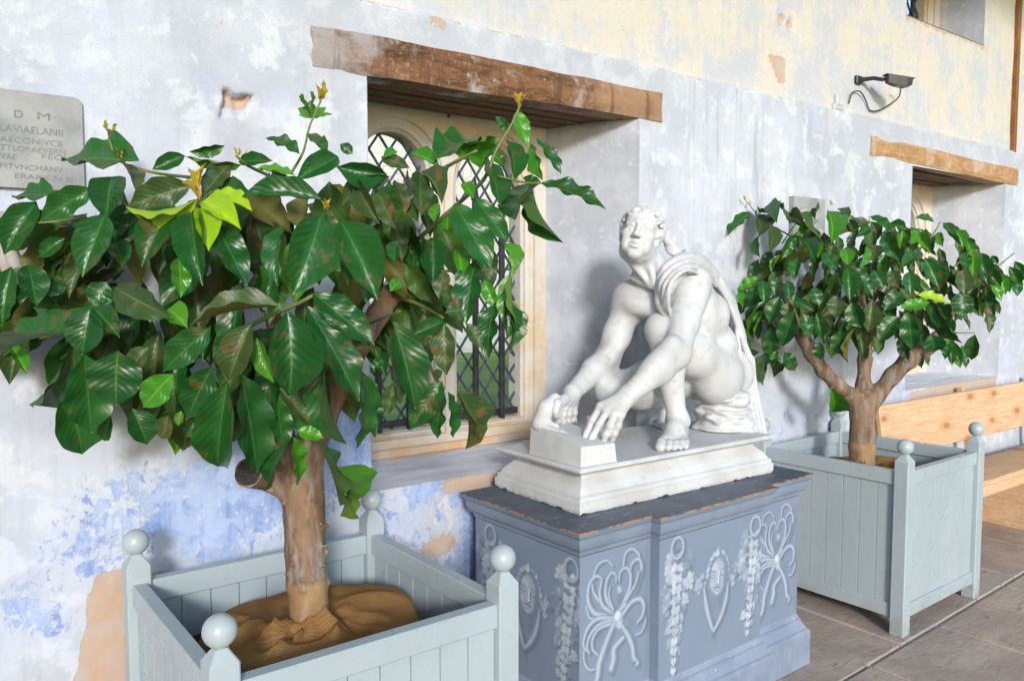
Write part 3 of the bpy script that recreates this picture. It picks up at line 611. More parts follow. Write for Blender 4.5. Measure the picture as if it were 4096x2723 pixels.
# a folded-over frayed flap in front of the trunk
nl = 40; V = []; F = []
for i in range(nl+1):
    u = i/nl; a = math.radians(190+115*u); r0 = .057+.003*math.sin(9*u)
    for k in range(9):
        s = k/8; r = r0+.085*s**1.3*(1+.25*math.sin(u*8)); zz = .712+.028+.045*u+.004*math.sin(5*u*3.1)-(.045+.045*u)*s**.8+.010*math.sin(s*3.1)*math.sin(u*13+s*2)
        V.append((.886+r*math.cos(a), 2.205+r*math.sin(a), zz))
for i in range(nl):
    for k in range(8): F.append((i*9+k, (i+1)*9+k, (i+1)*9+k+1, i*9+k+1))
fl1 = mobj('frayed_flap', V, F, M_HESS, hes1, True); so = fl1.modifiers.new('thick', 'SOLIDIFY'); so.thickness = .003
# ================================================================ pine bench
bn = thing('pine_bench', (6.2, 2.5, 0), 'long varnished pine bench with knotty back board, against the wall', 'bench')
m = MB(); m.box(4.90, 7.46, -.016, .016, 0, .335, .004); sl = .16
m.V = [(x, 2.655+y+z*sl, .615+z) for x, y, z in m.V]; m.build('back_board', M_PINE, bn)
m = MB(); m.box(4.93, 7.46, 2.30, 2.655, .415, .45, .005); m.build('seat_board', M_PINE, bn)
m = MB(); m.box(4.99, 7.40, 2.325, 2.348, .33, .417, .004); m.build('apron', M_PINE, bn)
for x in (4.98, 6.2, 7.36):
    m = MB(); m.prism([(2.31, 0), (2.70, 0), (2.70, .42), (2.31, .42)], x, x+.04); m.V = [(y, xx, z) for xx, y, z in m.V]; m.F = [f[::-1] for f in m.F]; m.build('end_support', M_PINE, bn)
    m = MB(); m.box(x, x+.04, -.02, .02, 0, .56, .003); m.V = [(xx, 2.700+y+z*sl, .40+z) for xx, y, z in m.V]; m.build('back_post', M_PINE, bn)
# ================================================================ carved stones on the wall
M_TAB = simple('grey_marble', (.22, .235, .25), (.34, .345, .35), 7, .6, .35, 60, .004)
M_CUT = simple('engraved_letter', (.175, .185, .195), (.22, .23, .24), 20, .8, .2, 60)
tb = thing('inscribed_tablet', (.05, WY, 2.0), 'grey stone tablet with Latin capitals, rounded corner, on the wall above the large tree', 'tablet')
def slab(x0, x1, z0, z1, y0, y1, rc=.0, seed=0):
    P = []
    for (cx, cz, a0) in ((x1-rc, z1-rc, 0), (x0+rc, z1-rc, 90), (x0+rc, z0+rc, 180), (x1-rc, z0+rc, 270)):
        for k in range(5): a = math.radians(a0+22.5*k); P.append((cx+rc*math.cos(a)+(vnoise(cx*9+k, cz*9, seed)-.5)*.004, cz+rc*math.sin(a)))
    return P
m = MB(); m.prism(slab(-.40, .432, 2.005, 2.292, 0, 0, .022), WY-.014, WY+.03); m.build('slab', M_TAB, tb)
def text(s, x, z, h, par, right=None):
    cu = bpy.data.curves.new('letters', 'FONT'); cu.body = s; cu.size = h*.95; cu.extrude = .0008; cu.space_character = 1.0
    o = bpy.data.objects.new('letters', cu); scene.collection.objects.link(o); dg = bpy.context.evaluated_depsgraph_get(); me = bpy.data.meshes.new_from_object(o.evaluated_get(dg))
    bpy.data.objects.remove(o); xs_ = [v.co.x for v in me.vertices]; w = max(xs_)-min(xs_)
    k = (right-x)/w if right else 1.0
    for v in me.vertices: v.co = Vector((x+(v.co.x-min(xs_))*k, WY-.0146-v.co.z*.6, z+v.co.y))
    me.materials.clear(); me.materials.append(M_CUT); link(bpy.data.objects.new('letters', me), par)
for (s, x0, x1, y, h) in (('D', 57, 92, 470, .034), ('M', 150, 200, 478, .034), ('LAVIAELANII', 0, 250, 522, .031), ('AECONIVCII', 0, 248, 565, .026), ('TTLORAEVERN', 0, 262, 598, .024), ('VAE', 0, 66, 633, .024), ('FECI', 168, 262, 636, .024), ('PITVNCHANV', 0, 252, 672, .024), ('ERARICN SI', 60, 290, 712, .022)):
    a = AY(x0, y, WY-.014); b = AY(x1, y, WY-.014); text(s, a[0], a[2], h, tb, b[0])
rf = thing('relief_panel', (.05, WY, 1.62), 'weathered brown stone relief on the wall below the Latin tablet, behind leaves', 'relief')
m = MB(); m.prism(slab(-.45, .40, 1.645, 1.93, 0, 0, .006), WY-.045, WY+.01); M_REL = simple('brown_relief', (.30, .275, .26), (.44, .42, .41), 9, .85, .5, 40, .008); m.build('slab', M_REL, rf)
for (z0, z1, d) in ((1.645, 1.675, .065), (1.90, 1.93, .06)): m = MB(); m.box(-.46, .41, WY-d, WY-.04, z0, z1, .004); m.build('moulding', M_REL, rf)
rl_ = SDF((-.45, WY-.085, 1.66), (.41, WY-.03, 1.91), .006)
for k in range(14):
    x = -.40+.058*k; zz = 1.775+.05*math.sin(k*1.9); rl_.rc((x, WY-.05, zz-.05), (x+.03*math.sin(k), WY-.05, zz+.05), .022, .012, .012); rl_.ell((x, WY-.055, zz+.075), (.016, .014, .018), None, .01)
V, Q = rl_.mesh(); mobj('carving', V, Q, M_REL, rf, True)
cs_ = thing('carved_stone', (4.27, WY, 2.0), 'small carved stone block set in the wall above the smaller tree', 'stone')
m = MB(); m.prism(slab(4.105, 4.43, 1.90, 2.235, 0, 0, .008, 4), WY-.035, WY+.02); m.build('slab', M_TAB, cs_)
rl_ = SDF((4.10, WY-.085, 1.9), (4.44, WY-.02, 2.24), .006)
for (x, z, r) in ((4.2, 2.14, .05), (4.31, 2.12, .045), (4.26, 2.05, .06), (4.36, 2.03, .04), (4.17, 2.02, .04), (4.27, 1.97, .05)): rl_.ell((x, WY-.035, z), (r, .03, r*.7), None, .015)
V, Q = rl_.mesh(); mobj('carving', V, Q, M_REL, cs_, True)
# ================================================================ floodlight, its cable and socket
M_BLK = simple('lamp_housing', (.014, .017, .022), (.024, .027, .032), 12, .42, .1, 60, spec=.5)
M_LENS = simple('lamp_glass', (.16, .155, .145), (.25, .24, .22), 10, .12, .05, 30, spec=.6)
fd_ = thing('floodlight', (4.86, WYU, 3.0), 'black wall-mounted floodlight with a dangling cable above the ledge', 'lamp')
m = MB(); m.box(4.80, 4.86, WYU-.03, WYU+.02, 2.985, 3.035, .004); m.build('wall_plate', M_BLK, fd_)
m = MB(); m.tube([(4.845, WYU-.02, 3.012), (4.90, WYU-.08, 3.02), (4.935, WYU-.13, 3.005)], [.015, .013, .012], 8); m.build('arm', M_BLK, fd_)
hx = MB(); c0 = np.array([4.935, WYU-.135, 3.005]); ax = np.array([.80, -.60, 0]); sd_ = np.array([.60, .80, 0])
L_ = .165; LS = .50; V = []; F = []
for i, (u, w, zt_, zb_) in enumerate(((0, .03, .022, -.02), (.08, .055, .030, -.055), (.35, .072, .032, -.075), (.75, .075, .030, -.085), (.95, .066, .022, -.06), (1.0, .05, .018, -.03))):
    for (s, z) in ((-1, zt_), (1, zt_), (.8, zb_), (-.8, zb_)): V.append(tuple(c0+ax*L_*u+sd_*w*s*LS+np.array([0, 0, (z-.045*u+.02)*LS])))
for i in range(5):
    for k in range(4): F.append((i*4+k, i*4+(k+1) % 4, (i+1)*4+(k+1) % 4, (i+1)*4+k))
F += [(3, 2, 1, 0), (20, 21, 22, 23)]; hx.add(V, F); hx.build('housing', M_BLK, fd_)
m = MB(); V = []
for (u, w, z) in ((-.02, .062, .034), (1.03, .078, .022)):
    for s in (-1, 1):
        for dz in (0, .012): V.append(tuple(c0+ax*L_*u+sd_*w*s*LS+np.array([0, 0, (z+dz-.045*u+.02)*LS])))
m.add(V, [(0, 1, 3, 2), (6, 7, 5, 4), (1, 5, 7, 3), (4, 0, 2, 6), (4, 5, 1, 0), (2, 3, 7, 6)]); m.build('visor', M_BLK, fd_)
m = MB(); V = [tuple(c0+ax*L_*u+sd_*w*s*LS+np.array([0, 0, (z-.045*u+.018)*LS])) for (u, w, z) in ((.45, .066, -.0805), (.92, .056, -.068)) for s in (-.75, .75)]; m.add(V, [(0, 1, 3, 2)]); m.build('lens', M_LENS, fd_)
cb = catmull([AY(3395, 415, WYU-.012), AY(3410, 372, WYU-.03), AY(3440, 367, WYU-.03), AY(3462, 400, WYU-.02), AY(3480, 442, WYU-.015), AY(3525, 438, WYU-.03), AY(3590, 395, WYU-.05), AY(3602, 358, WYU-.08), AY(3598, 346, WYU-.10)], 8)
m = MB(); m.tube(cb, .0042, 6); m.build('cable', M_BLK, fd_, True)
sk = thing('cable_socket', (4.61, WYU-.02, ZL), 'small grey cable socket box standing on the wall ledge below the floodlight', 'socket')
M_SOCK = simple('grey_plastic', (.42, .45, .46), (.5, .52, .53), 12, .5, .1, 60)
m = MB(); m.box(4.565, 4.675, WYU-.026, WYU+.012, ZL+.004, ZL+.045, .008); m.build('base', M_SOCK, sk); m = MB(); m.tube([(4.605, WYU-.012, ZL+.04), (4.603, WYU-.014, ZL+.10)], [.020, .017], 10); m.build('gland', M_SOCK, sk)
# ================================================================ conduit up the wall
M_TRUNK = wood('brown_batten', (.20, .085, .025), (.28, .13, .045), (.16, .07, .02), (3, 3, .6))
cdt = thing('wall_batten', (7.13, WYU, ZL), 'narrow brown wooden batten running up the wall right of the floodlight', 'batten')
m = MB(); m.box(7.095, 7.140, WYU-.030, WYU+.02, ZL-.01, 5.1, .004); m.build('cover_strip', M_TRUNK, cdt); m = MB(); m.box(7.141, 7.172, WYU-.018, WYU+.02, ZL-.01, 5.1, .003); m.build('backing_strip', M_PINE, cdt)
# ================================================================ pedestal with painted grisaille
PA = math.radians(1.7); PO = np.array([1.764, 2.003])
def pw(x, y, z=0): return (PO[0]+x*math.cos(PA)-y*math.sin(PA), PO[1]+x*math.sin(PA)+y*math.cos(PA), z)
D0, D1, DY0, DY1, C0, C1, PJ_ = .045, 1.389, .045, .665, .405, 1.045, .045
plan = [(D0, DY0), (C0, DY0), (C0, DY0-PJ_), (C1, DY0-PJ_), (C1, DY0), (D1, DY0), (D1, DY1), (D0, DY1)]
def pedmat(name, c1, c2, use_attr=False, wear=.5):
    t = NT(name); v = t.geo(); n1 = t.noise(v, 6, 5, .6); n2 = t.noise(v, 40, 5, .6); n3 = t.noise(t.scale(v, (70, 70, 6)), 1, 4)
    col = t.mix(t.ramp(n1, .35, .65), c1, c2)
    if use_attr: col = t.mix(t.ramp(n1, .2, .8, .0, .12), t.attr('paint').outputs['Color'], c2)
    col = t.mix(t.math('MULTIPLY', t.ramp(n3, .60, .72), .18*wear), col, (.5, .53, .58)); col = t.mix(t.math('MULTIPLY', t.ramp(n2, .70, .73), wear), col, (.62, .65, .70)); 
    return t.fin(col, .5, t.bump(t.math('ADD', n3, n2), .15, .002), .35)
M_PED = pedmat('pedestal_paint', (.165, .208, .285), (.20, .245, .325)); M_PEDB = pedmat('pedestal_base_paint', (.185, .230, .315), (.245, .29, .385), wear=1.4)
M_PTG = pedmat('grisaille_paint', (.2, .24, .3), (.22, .26, .32), True, .5)
t = NT('pedestal_top_paint'); v = t.geo(); n1 = t.noise(v, 5, 6, .65); n2 = t.noise(t.scale(v, (9, 30, 9)), 2, 5, .65, .8); n3 = t.noise(v, 30, 5); nz = t.math('ABSOLUTE', t.sep(t.geo('Normal'))[2])
col = t.mix(t.ramp(n1, .35, .66), (.060, .078, .110), (.105, .128, .165)); col = t.mix(t.math('MULTIPLY', t.ramp(n2, .57, .66), .55), col, (.33, .35, .38)); side = t.math('MULTIPLY', t.ramp(nz, .5, .8, 1, 0), t.ramp(n3, .44, .54)); col = t.mix(side, col, (.42, .19, .055))
M_PTOP = t.fin(col, .5, t.bump(n3, .2, .003), .35)
ped = thing('pedestal', (2.45, 2.36, 0), 'blue-grey wooden pedestal with painted ribbons, garlands and a face, under the statue', 'pedestal')
def wpl(P): return [pw(x, y)[:2] for x, y in P]
V, F = mould(wpl(plan), [(.044, .0), (.045, .004), (.045, .150), (.042, .154), (.040, .162), (.031, .168), (.026, .178), (.018, .192), (.014, .200), (.014, .208), (.008, .212), (.004, .224), (.0, .232)], .05, None, True); mobj('base_moulding', V, F, M_PEDB, ped)
V, F = mould(wpl(plan), [(.000, .778), (.004, .779), (.004, .786), (.008, .789), (.008, .795), (.016, .799), (.023, .807), (.026, .818), (.026, .822), (.029, .824), (.029, .846), (.033, .849), (.038, .857), (.041, .866), (.041, .869)], .05, None, True); mobj('cornice', V, F, M_PED, ped)
V, F = mould(wpl(plan), [(.043, .8695), (.0455, .871), (.0455, .8735), (.0445, .876)], .03, None, True); mobj('top_board', V, F, M_PTOP, ped)
# ---- painter
def seg_dist(U, W, P, R):
    d = np.full(U.shape, 9.0); rr = np.full(U.shape, 1.0)
    for i in range(len(P)-1):
        a, b = P[i], P[i+1]; ba = b-a; L = ba@ba+1e-12; h = np.clip(((U-a[0])*ba[0]+(W-a[1])*ba[1])/L, 0, 1); e = np.hypot(U-a[0]-h*ba[0], W-a[1]-h*ba[1])/(R[i]+(R[i+1]-R[i])*h); d = np.minimum(d, e)
    return d
class Paint:
    def __init__(s, w, h, res): s.nx, s.nz = int(w/res)+1, int(h/res)+1; s.U, s.W = np.meshgrid(np.linspace(0, w, s.nx), np.linspace(0, h, s.nz), indexing='ij'); s.T = np.zeros(s.U.shape); s.w, s.h = w, h
    def stroke(s, P, r, tone, a=1.0, soft=.45, n=7):
        P = catmull(P, n) if len(P) > 2 else np.array(P, float); R = np.interp(np.linspace(0, 1, len(P)), np.linspace(0, 1, len(np.atleast_1d(r))), np.atleast_1d(r)); d = seg_dist(s.U, s.W, P, R); k = a*sstep(1.0, 1-soft, d); s.T = s.T*(1-k)+tone*k
    def blob(s, c, rx, ry, tone, a=1.0, soft=.5, ang=0):
        x, z = s.U-c[0], s.W-c[1]; ca, sa = math.cos(ang), math.sin(ang); d = np.hypot((x*ca+z*sa)/rx, (-x*sa+z*ca)/ry); k = a*sstep(1.0, 1-soft, d); s.T = s.T*(1-k)+tone*k
    def ribbon(s, P, r):
        P = np.array(P, float); r = np.atleast_1d(np.array(r, float)); s.stroke(P+np.array([.009, -.006]), r*1.35, -.62, .75, .8); s.stroke(P, r*1.1, -.20, .85, .6); s.stroke(P+np.array([-.0018, .0016]), r*.9, .46, .95, .95)
    def leafc(s, c, sz, ang, tone, rn):
        s.blob((c[0]+.007, c[1]-.007), sz*1.3, sz*1.05, -.75, .75, .6, ang)
        for k in range(7):
            a = ang+(k-3)*.75; q = .62 if k != 3 else .85; s.blob((c[0]+sz*q*math.cos(a), c[1]+sz*q*math.sin(a)), sz*.42, sz*.36, tone+rn.uniform(-.18, .12), .9, .45, a)
        s.blob(c, sz*.7, sz*.5, tone-.05, .9, .5, ang); s.stroke([(c[0]-sz*.5*math.cos(ang), c[1]-sz*.5*math.sin(ang)), (c[0]+sz*.8*math.cos(ang), c[1]+sz*.8*math.sin(ang))], sz*.09, tone-.35, .6)
PH = .545; Z0P = .230
def ribbon_panel(w):
    p = Paint(w, PH, .003)
    def q(*L): return [((x-60)/770*w, PH-((y-(190-.158*(x-60)))/1440*PH)) for x, y in L]
    K = .0102*w/.36
    p.blob(q((500, 640))[0], .035, .035, -.35, .8, .8); p.blob(q((620, 900))[0], .035, .04, -.25, .7, .9); p.blob(q((280, 960))[0], .03, .025, -.3, .6, .9)
    p.stroke(q((790, 200), (800, 900), (795, 1450)), .02, -.18, .6, 1.0)
    for L, r in ((((205, 380), (250, 285), (340, 250), (410, 310)), (.7, .8, .5)), (((525, 320), (545, 210), (620, 165), (690, 215), (710, 280)), (.8, .9, 1)), (((130, 660), (150, 740), (190, 790), (300, 800)), (.6, .8)), (((770, 800), (785, 900), (740, 1010), (670, 1030)), (.7, 1, .6)), (((105, 1090), (120, 1200), (170, 1275), (240, 1280)), (.6, .8, .6)),
                 (((400, 790), (220, 740), (148, 600), (165, 450), (235, 385), (290, 420)), (1.6, 1.5, 1.2, 1, .8)), (((430, 780), (330, 700), (215, 560), (190, 460)), (1.6, 1.2, .7)), (((430, 770), (310, 690), (270, 560), (290, 440)), (1.6, 1.2, .8)), (((450, 760), (350, 640), (335, 480), (390, 378), (445, 405), (445, 470)), (1.4, 1.2, 1, .8, .5)), (((420, 740), (370, 600), (380, 500)), (.8, .5)),
                 (((490, 750), (590, 570), (605, 420), (560, 345), (490, 380), (478, 460)), (1.4, 1.3, 1, .7)), (((510, 740), (650, 600), (725, 420), (725, 310), (680, 270), (620, 315), (605, 370)), (1.6, 1.5, 1.2, 1, .7)), (((560, 660), (660, 520), (700, 400)), (1.1, .8)),
                 (((520, 800), (620, 695), (720, 675), (765, 760), (740, 860), (690, 905)), (1.4, 1.6, 1.3, .8)), (((420, 820), (250, 800), (150, 870), (105, 1000), (125, 1085)), (1.5, 1.4, 1, .7)), (((410, 840), (270, 855), (175, 940), (140, 1050), (165, 1115)), (1.2, 1.1, .8)), (((390, 870), (260, 900), (200, 985), (200, 1080), (255, 1150)), (1.2, 1.1, .8)),
                 (((530, 1030), (430, 1120), (425, 1220), (400, 1310)), (1.6, 2.2, 2.4)), (((430, 860), (335, 1060), (270, 1230), (255, 1350), (225, 1430), (130, 1560)), (2.0, 2.4, 2.0, 2.0)), (((520, 920), (590, 1030), (635, 1150), (650, 1250), (690, 1320)), (1.5, 2.0, 1.8, 2.2))):
        p.ribbon(q(*L), np.array(r)*K)
    for (x, y) in ((210, 1460), (660, 1305), (430, 1380)): p.blob(q((x, y))[0], .013, .010, -.5, .8, .8)
    p.blob(q((480, 545))[0], .014, .022, .45, .8, .6, .5); p.blob(q((470, 840))[0], .030, .040, .25, .95, .4); p.blob(q((462, 800))[0], .022, .026, .8, .9, .6); p.blob(q((485, 890))[0], .016, .022, .55, .9, .6)
    return p
def mask_panel(w, seed):
    p = Paint(w, PH, .003); rn = random.Random(seed)
    def q(x, y):
        u = (x-905)/865; top = 135-226*u; bot = 1540-410*u; return (u*w, PH*(1-(y-top)/(bot-top)))
    c = q(1380, 600); p.blob((c[0], c[1]), .10, .14, -.16, .8, .9)
    def garland(x0, y0, x1, y1):
        n = 12
        for k in range(n):
            u = k/(n-1); x, y = x0+(x1-x0)*u, y0+(y1-y0)*u; spread = 85*(1-u)**.6+14
            for s in (-1, 1): cc = q(x+s*spread*rn.uniform(.25, 1), y+rn.uniform(-20, 20)); p.leafc(cc, .043*(1-u*.62)*rn.uniform(.8, 1.15), math.radians(-90+s*rn.uniform(20, 70)), rn.uniform(.1, .62), rn)
            cc = q(x, y); p.leafc(cc, .040*(1-u*.62), math.radians(-90+rn.uniform(-15, 15)), rn.uniform(.45, .8), rn)
    for k in range(10):                                   # swags running in to the head
        u = k/9
        for (xa, ya, xb, yb) in ((1080, 360, 1240, 600), (1660, 200, 1500, 480)): cc = q(xa+(xb-xa)*u, ya+(yb-ya)*u+70*math.sin(u*3.1)); p.leafc(cc, .032, rn.uniform(-2.6, -.4), rn.uniform(0, .4), rn)
    for (x0, y0, x1, y1) in ((1045, 330, 1022, 1430), (1700, 150, 1650, 1080)): garland(x0, y0, x1, y1)
    for (x, y) in ((1045, 225), (1710, 55)):
        cc = np.array(q(x, y)); L = [cc+np.array([.034*math.cos(a), .040*math.sin(a)]) for a in np.linspace(0, 2*math.pi, 17)]; p.ribbon(L, [.011])
    # face
    f = lambda x, y: q(x, y)
    p.blob(f(1400, 545), .072, .098, -.38, .8, .6); p.blob(f(1375, 530), .058, .088, .30, .98, .3); p.blob(f(1440, 560), .022, .07, -.12, .8, .9); p.blob(f(1350, 440), .035, .03, .55, .7, .9); p.blob(f(1325, 600), .016, .022, .5, .6, .9); p.blob(f(1370, 680), .016, .014, .55, .8, .8)
    for x in (1335, 1418): cc = f(x, 520 if x < 1400 else 497); p.blob(cc, .0135, .010, -.15, .9, .7); p.blob((cc[0], cc[1]-.001), .010, .006, .6, .9, .6); p.stroke([(cc[0]-.012, cc[1]-.004), (cc[0], cc[1]-.0075), (cc[0]+.012, cc[1]-.004)], .0022, -.55, .9); p.stroke([(cc[0]-.014, cc[1]+.014), (cc[0], cc[1]+.019), (cc[0]+.014, cc[1]+.014)], .0028, -.28, .8)
    p.stroke([f(1385, 475), f(1382, 540), f(1378, 595)], [.004, .006], .78, .9); p.stroke([f(1396, 490), f(1395, 590)], .004, -.25, .7); p.blob(f(1380, 607), .010, .004, -.5, .8); p.stroke([f(1345, 640), f(1370, 632), f(1395, 632)], .0045, -.35, .9); p.blob(f(1370, 655), .011, .004, .5, .7); p.blob(f(1370, 667), .010, .003, -.3, .7)
    for k in range(12):
        a = math.pi*(.05+.9*k/11); cc = f(1380, 500); x, z = cc[0]+.070*math.cos(a), cc[1]+.100*math.sin(a)-.01; p.blob((x+.004, z-.004), .021, .016, -.45, .8, .6, a); p.blob((x, z), .018, .013, .15+.45*rn.random(), .95, .5, a+1.2)
    p.blob(f(1375, 290), .022, .024, -.3, .8); p.blob(f(1370, 300), .018, .019, .6, .95, .5); p.blob(f(1375, 262), .009, .010, .5, .95, .5)
    for (x, y) in ((1225, 560), (1232, 610), (1505, 545), (1510, 600), (1245, 520)): cc = f(x, y); p.blob((cc[0]+.005, cc[1]-.005), .022, .020, -.4, .8, .6); p.blob(cc, .019, .017, .35, .9, .5)
    p.stroke([f(1360, 1010), f(1350, 1090), f(1365, 1160)], [.03, .022, .006], -.45, .7, .8); p.ribbon([f(1262, 640), f(1285, 820), f(1315, 960), f(1345, 1060)], [.010, .022, .020, .012]); p.ribbon([f(1470, 590), f(1450, 760), f(1405, 930), f(1350, 1060)], [.006, .020, .020, .012]); p.blob(f(1400, 790), .022, .05, -.35, .6, .9)
    return p
def panel(name, p, o, ax, flip=False):
    """o: local plan point of the panel's left edge, ax: unit plan direction to the right"""
    T = p.T*(1.0+.12*(fbm(p.U*60, p.W*60, 3, 3)-.5))+(fbm(p.U*9, p.W*9, 8, 3)-.5)*.10
    Ug = p.w-p.U if flip else p.U
    V = np.array([pw(o[0]+ax[0]*u, o[1]+ax[1]*u, Z0P+w) for u, w in zip(Ug.ravel(), p.W.ravel())]); I = np.arange(p.nx*p.nz).reshape(p.nx, p.nz)
    F = np.stack([I[:-1, :-1], I[1:, :-1], I[1:, 1:], I[:-1, 1:]], -1).reshape(-1, 4)
    ob = mobj(name, V, F[:, ::-1] if flip else F, M_PTG, ped); base = np.array([.180, .228, .312]); hi = np.array([.62, .68, .76]); lo = np.array([.060, .080, .108]); t_ = T.ravel()[:, None]
    C = np.where(t_ > 0, base+(hi-base)*np.clip(t_, 0, 1), base+(lo-base)*np.clip(-t_, 0, 1)); a = ob.data.color_attributes.new('paint', 'FLOAT_COLOR', 'POINT'); a.data.foreach_set('color', np.c_[C, np.ones(len(C))].astype(np.float32).ravel()); return ob
panel('painted_panel', ribbon_panel(C0-D0), (D0, DY0), (1, 0)); panel('painted_panel', ribbon_panel(D1-C1), (C1, DY0), (1, 0)); panel('painted_panel', mask_panel(C1-C0, 5), (C0, DY0-PJ_), (1, 0))
panel('painted_panel', mask_panel(DY1-DY0, 9), (D0, DY1), (0, -1))
for (a, b) in (((C0, DY0), (C0, DY0-PJ_)), ((C1, DY0-PJ_), (C1, DY0)), ((D1, DY0), (D1, DY1)), ((D1, DY1), (D0, DY1))):
    mobj('panel_return', [pw(*a, Z0P), pw(*b, Z0P), pw(*b, .78), pw(*a, .78)], [(0, 1, 2, 3)], M_PED, ped)
# ================================================================ statue
def J(zx, zy, Y): return AY(1900+zx/1.2064, 780+zy/1.2064, Y)
PT = 1.047                                  # top of the statue's own plinth
H = 0.004
B = SDF((1.94, 2.10, 1.02), (3.16, 2.80, 2.09), H)
# ---- trunk of the body
pel = J(1185, 850, 2.48); wai = J(1120, 715, 2.47); che = J(990, 560, 2.46); nek = J(880, 395, 2.45)
B.ell(che+np.array([.02, .0, .01]), (.150, .185, .165), frame_from((-.25, .3, 1), (0, 1, 0)), .05)
B.rc(pel, wai, .122, .112, .06); B.rc(wai, che, .112, .132, .06)
B.ell(pel+np.array([.0, -.06, -.01]), (.118, .10, .112), None, .05)
# shoulders, trapezius, collar bones
Ls = J(1050, 425, 2.33); Rs = J(752, 505, 2.58)
B.rc(Ls+np.array([.02, .05, .0]), che+np.array([0, 0, .05]), .085, .10, .05)
B.rc(Rs, che+np.array([0, .04, .03]), .080, .11, .05)
B.rc(Ls+np.array([.0, .05, .01]), nek+np.array([.02, 0, .0]), .06, .062, .05)
B.rc(Rs+np.array([.0, -.02, .0]), nek+np.array([.0, .02, -.02]), .058, .055, .05)
# chest muscles
B.ell(J(800, 520, 2.50), (.080, .080, .055), frame_from((-.7, -.7, -.25), (0, 0, 1)), .06); B.ell(J(900, 525, 2.42), (.080, .080, .055), frame_from((-.7, -.7, -.25), (0, 0, 1)), .06)
B.rc(J(760, 400, 2.50), J(850, 440, 2.40), .012, .010, .018)
B.rc(J(955, 400, 2.33), J(868, 445, 2.38), .012, .010, .018)
# ribs and flank creases on the near side
B.ell(J(1165, 575, 2.37), (.055, .06, .08), None, .05); B.ell(J(1190, 720, 2.39), (.085, .06, .05), None, .035)
B.chain([J(1110, 700, 2.28), J(1180, 668, 2.28), J(1262, 650, 2.34)], [.005, .006, .005], .016, 's'); B.chain([J(1165, 775, 2.28), J(1210, 780, 2.27), J(1275, 770, 2.33)], [.005, .007, .005], .018, 's')
# ---- head frame
hc = J(797, 196, 2.42)
tocam = CAM-hc; tocam[2] = 0; tocam /= np.linalg.norm(tocam); ir = np.array([-tocam[1], tocam[0], 0]);   # image right
fh = math.cos(math.radians(5))*tocam-math.sin(math.radians(5))*ir
el = math.radians(14); fwd = math.cos(el)*fh+np.array([0, 0, math.sin(el)]); up0 = -math.sin(el)*fh+np.array([0, 0, math.cos(el)])
hr, hf, hu = frame_from(fwd, up0); rl = math.radians(11); 
hr2 = math.cos(rl)*hr+math.sin(rl)*hu; hu = -math.sin(rl)*hr+math.cos(rl)*hu; hr = hr2     # hr: image-left when facing us
if hr @ ir < 0: hr = -hr
HM = np.stack([hr, hf, hu]); HS = .97
def hp(x, y, z): return hc+HS*(x*hr+y*hf+z*hu)
def hell(c, r, k=.01, op='u', tilt=None): B.ell(hp(*c), np.array(r)*HS, HM if tilt is None else tilt, k, op)
def hrc(a, b, ra, rb, k=.008, op='u'): B.rc(hp(*a), hp(*b), ra*HS, rb*HS, k, op)
# neck first
B.rc(hp(0, -.03, -.06), nek+np.array([.015, .0, -.01]), .064, .078, .04)
B.rc(hp(.050, -.02, -.07), J(868, 440, 2.375), .018, .012, .02); B.rc(hp(-.044, -.01, -.09), J(845, 435, 2.40), .016, .010, .02)
hell((0, -.022, .030), (.078, .098, .076), .03)
hell((0, .025, -.035), (.063, .066, .092), .03)
hell((0, .070, -.104), (.027, .024, .022), .025)
for sx in (-1, 1):
    hell((sx*.047, .0, -.066), (.026, .045, .034), .03)
    hell((sx*.046, .062, -.016), (.024, .022, .020), .022)
    hell((sx*.040, .060, -.060), (.022, .022, .03), .022)
hell((0, .050, .050), (.062, .036, .040), .03)                     # forehead
hrc((-.050, .070, .024), (-.012, .090, .036), .010, .012, .010); hrc((.050, .070, .024), (.012, .090, .036), .010, .012, .010)
for sx in (-1, 1):
    hell((sx*.032, .098, .007), (.022, .022, .0155), .008, 's')
    hell((sx*.031, .069, .007), (.0175, .0165, .0150), .003)
    hrc((sx*.049, .076, .010), (sx*.031, .0885, .0185), .0050, .0056, .003); hrc((sx*.031, .0885, .0185), (sx*.014, .082, .011), .0056, .0045, .003)
    hrc((sx*.047, .076, .002), (sx*.031, .0865, -.0035), .0042, .0046, .003); hrc((sx*.031, .0865, -.0035), (sx*.015, .082, .004), .0046, .0040, .003)
    hell((sx*.031, .089, .009), (.0035, .004, .0035), .003, 's')
hrc((0, .086, .030), (0, .114, -.026), .0105, .0135, .010)
hell((0, .117, -.030), (.013, .012, .010), .008)
for sx in (-1, 1):
    hell((sx*.0145, .102, -.034), (.0095, .013, .009), .006); hell((sx*.008, .108, -.044), (.005, .007, .005), .004, 's')
    hrc((sx*.020, .098, -.040), (sx*.034, .084, -.066), .004, .003, .010, 's')
hrc((-.024, .084, -.066), (-.006, .0945, -.060), .0045, .0065, .005); hrc((.024, .084, -.066), (.006, .0945, -.060), .0045, .0065, .005); hrc((-.006, .0945, -.060), (.006, .0945, -.060), .0065, .0065, .004)
hrc((-.020, .084, -.0765), (-.006, .0925, -.0785), .005, .0075, .005); hrc((.020, .084, -.0765), (.006, .0925, -.0785), .005, .0075, .005); hrc((-.006, .0925, -.0785), (.006, .0925, -.0785), .0075, .0075, .004)
hrc((-.029, .086, -.0695), (-.012, .098, -.0690), .004, .005, .002, 's'); hrc((.029, .086, -.0695), (.012, .098, -.0690), .004, .005, .002, 's'); hrc((-.012, .098, -.0690), (.012, .098, -.0690), .005, .005, .002, 's')
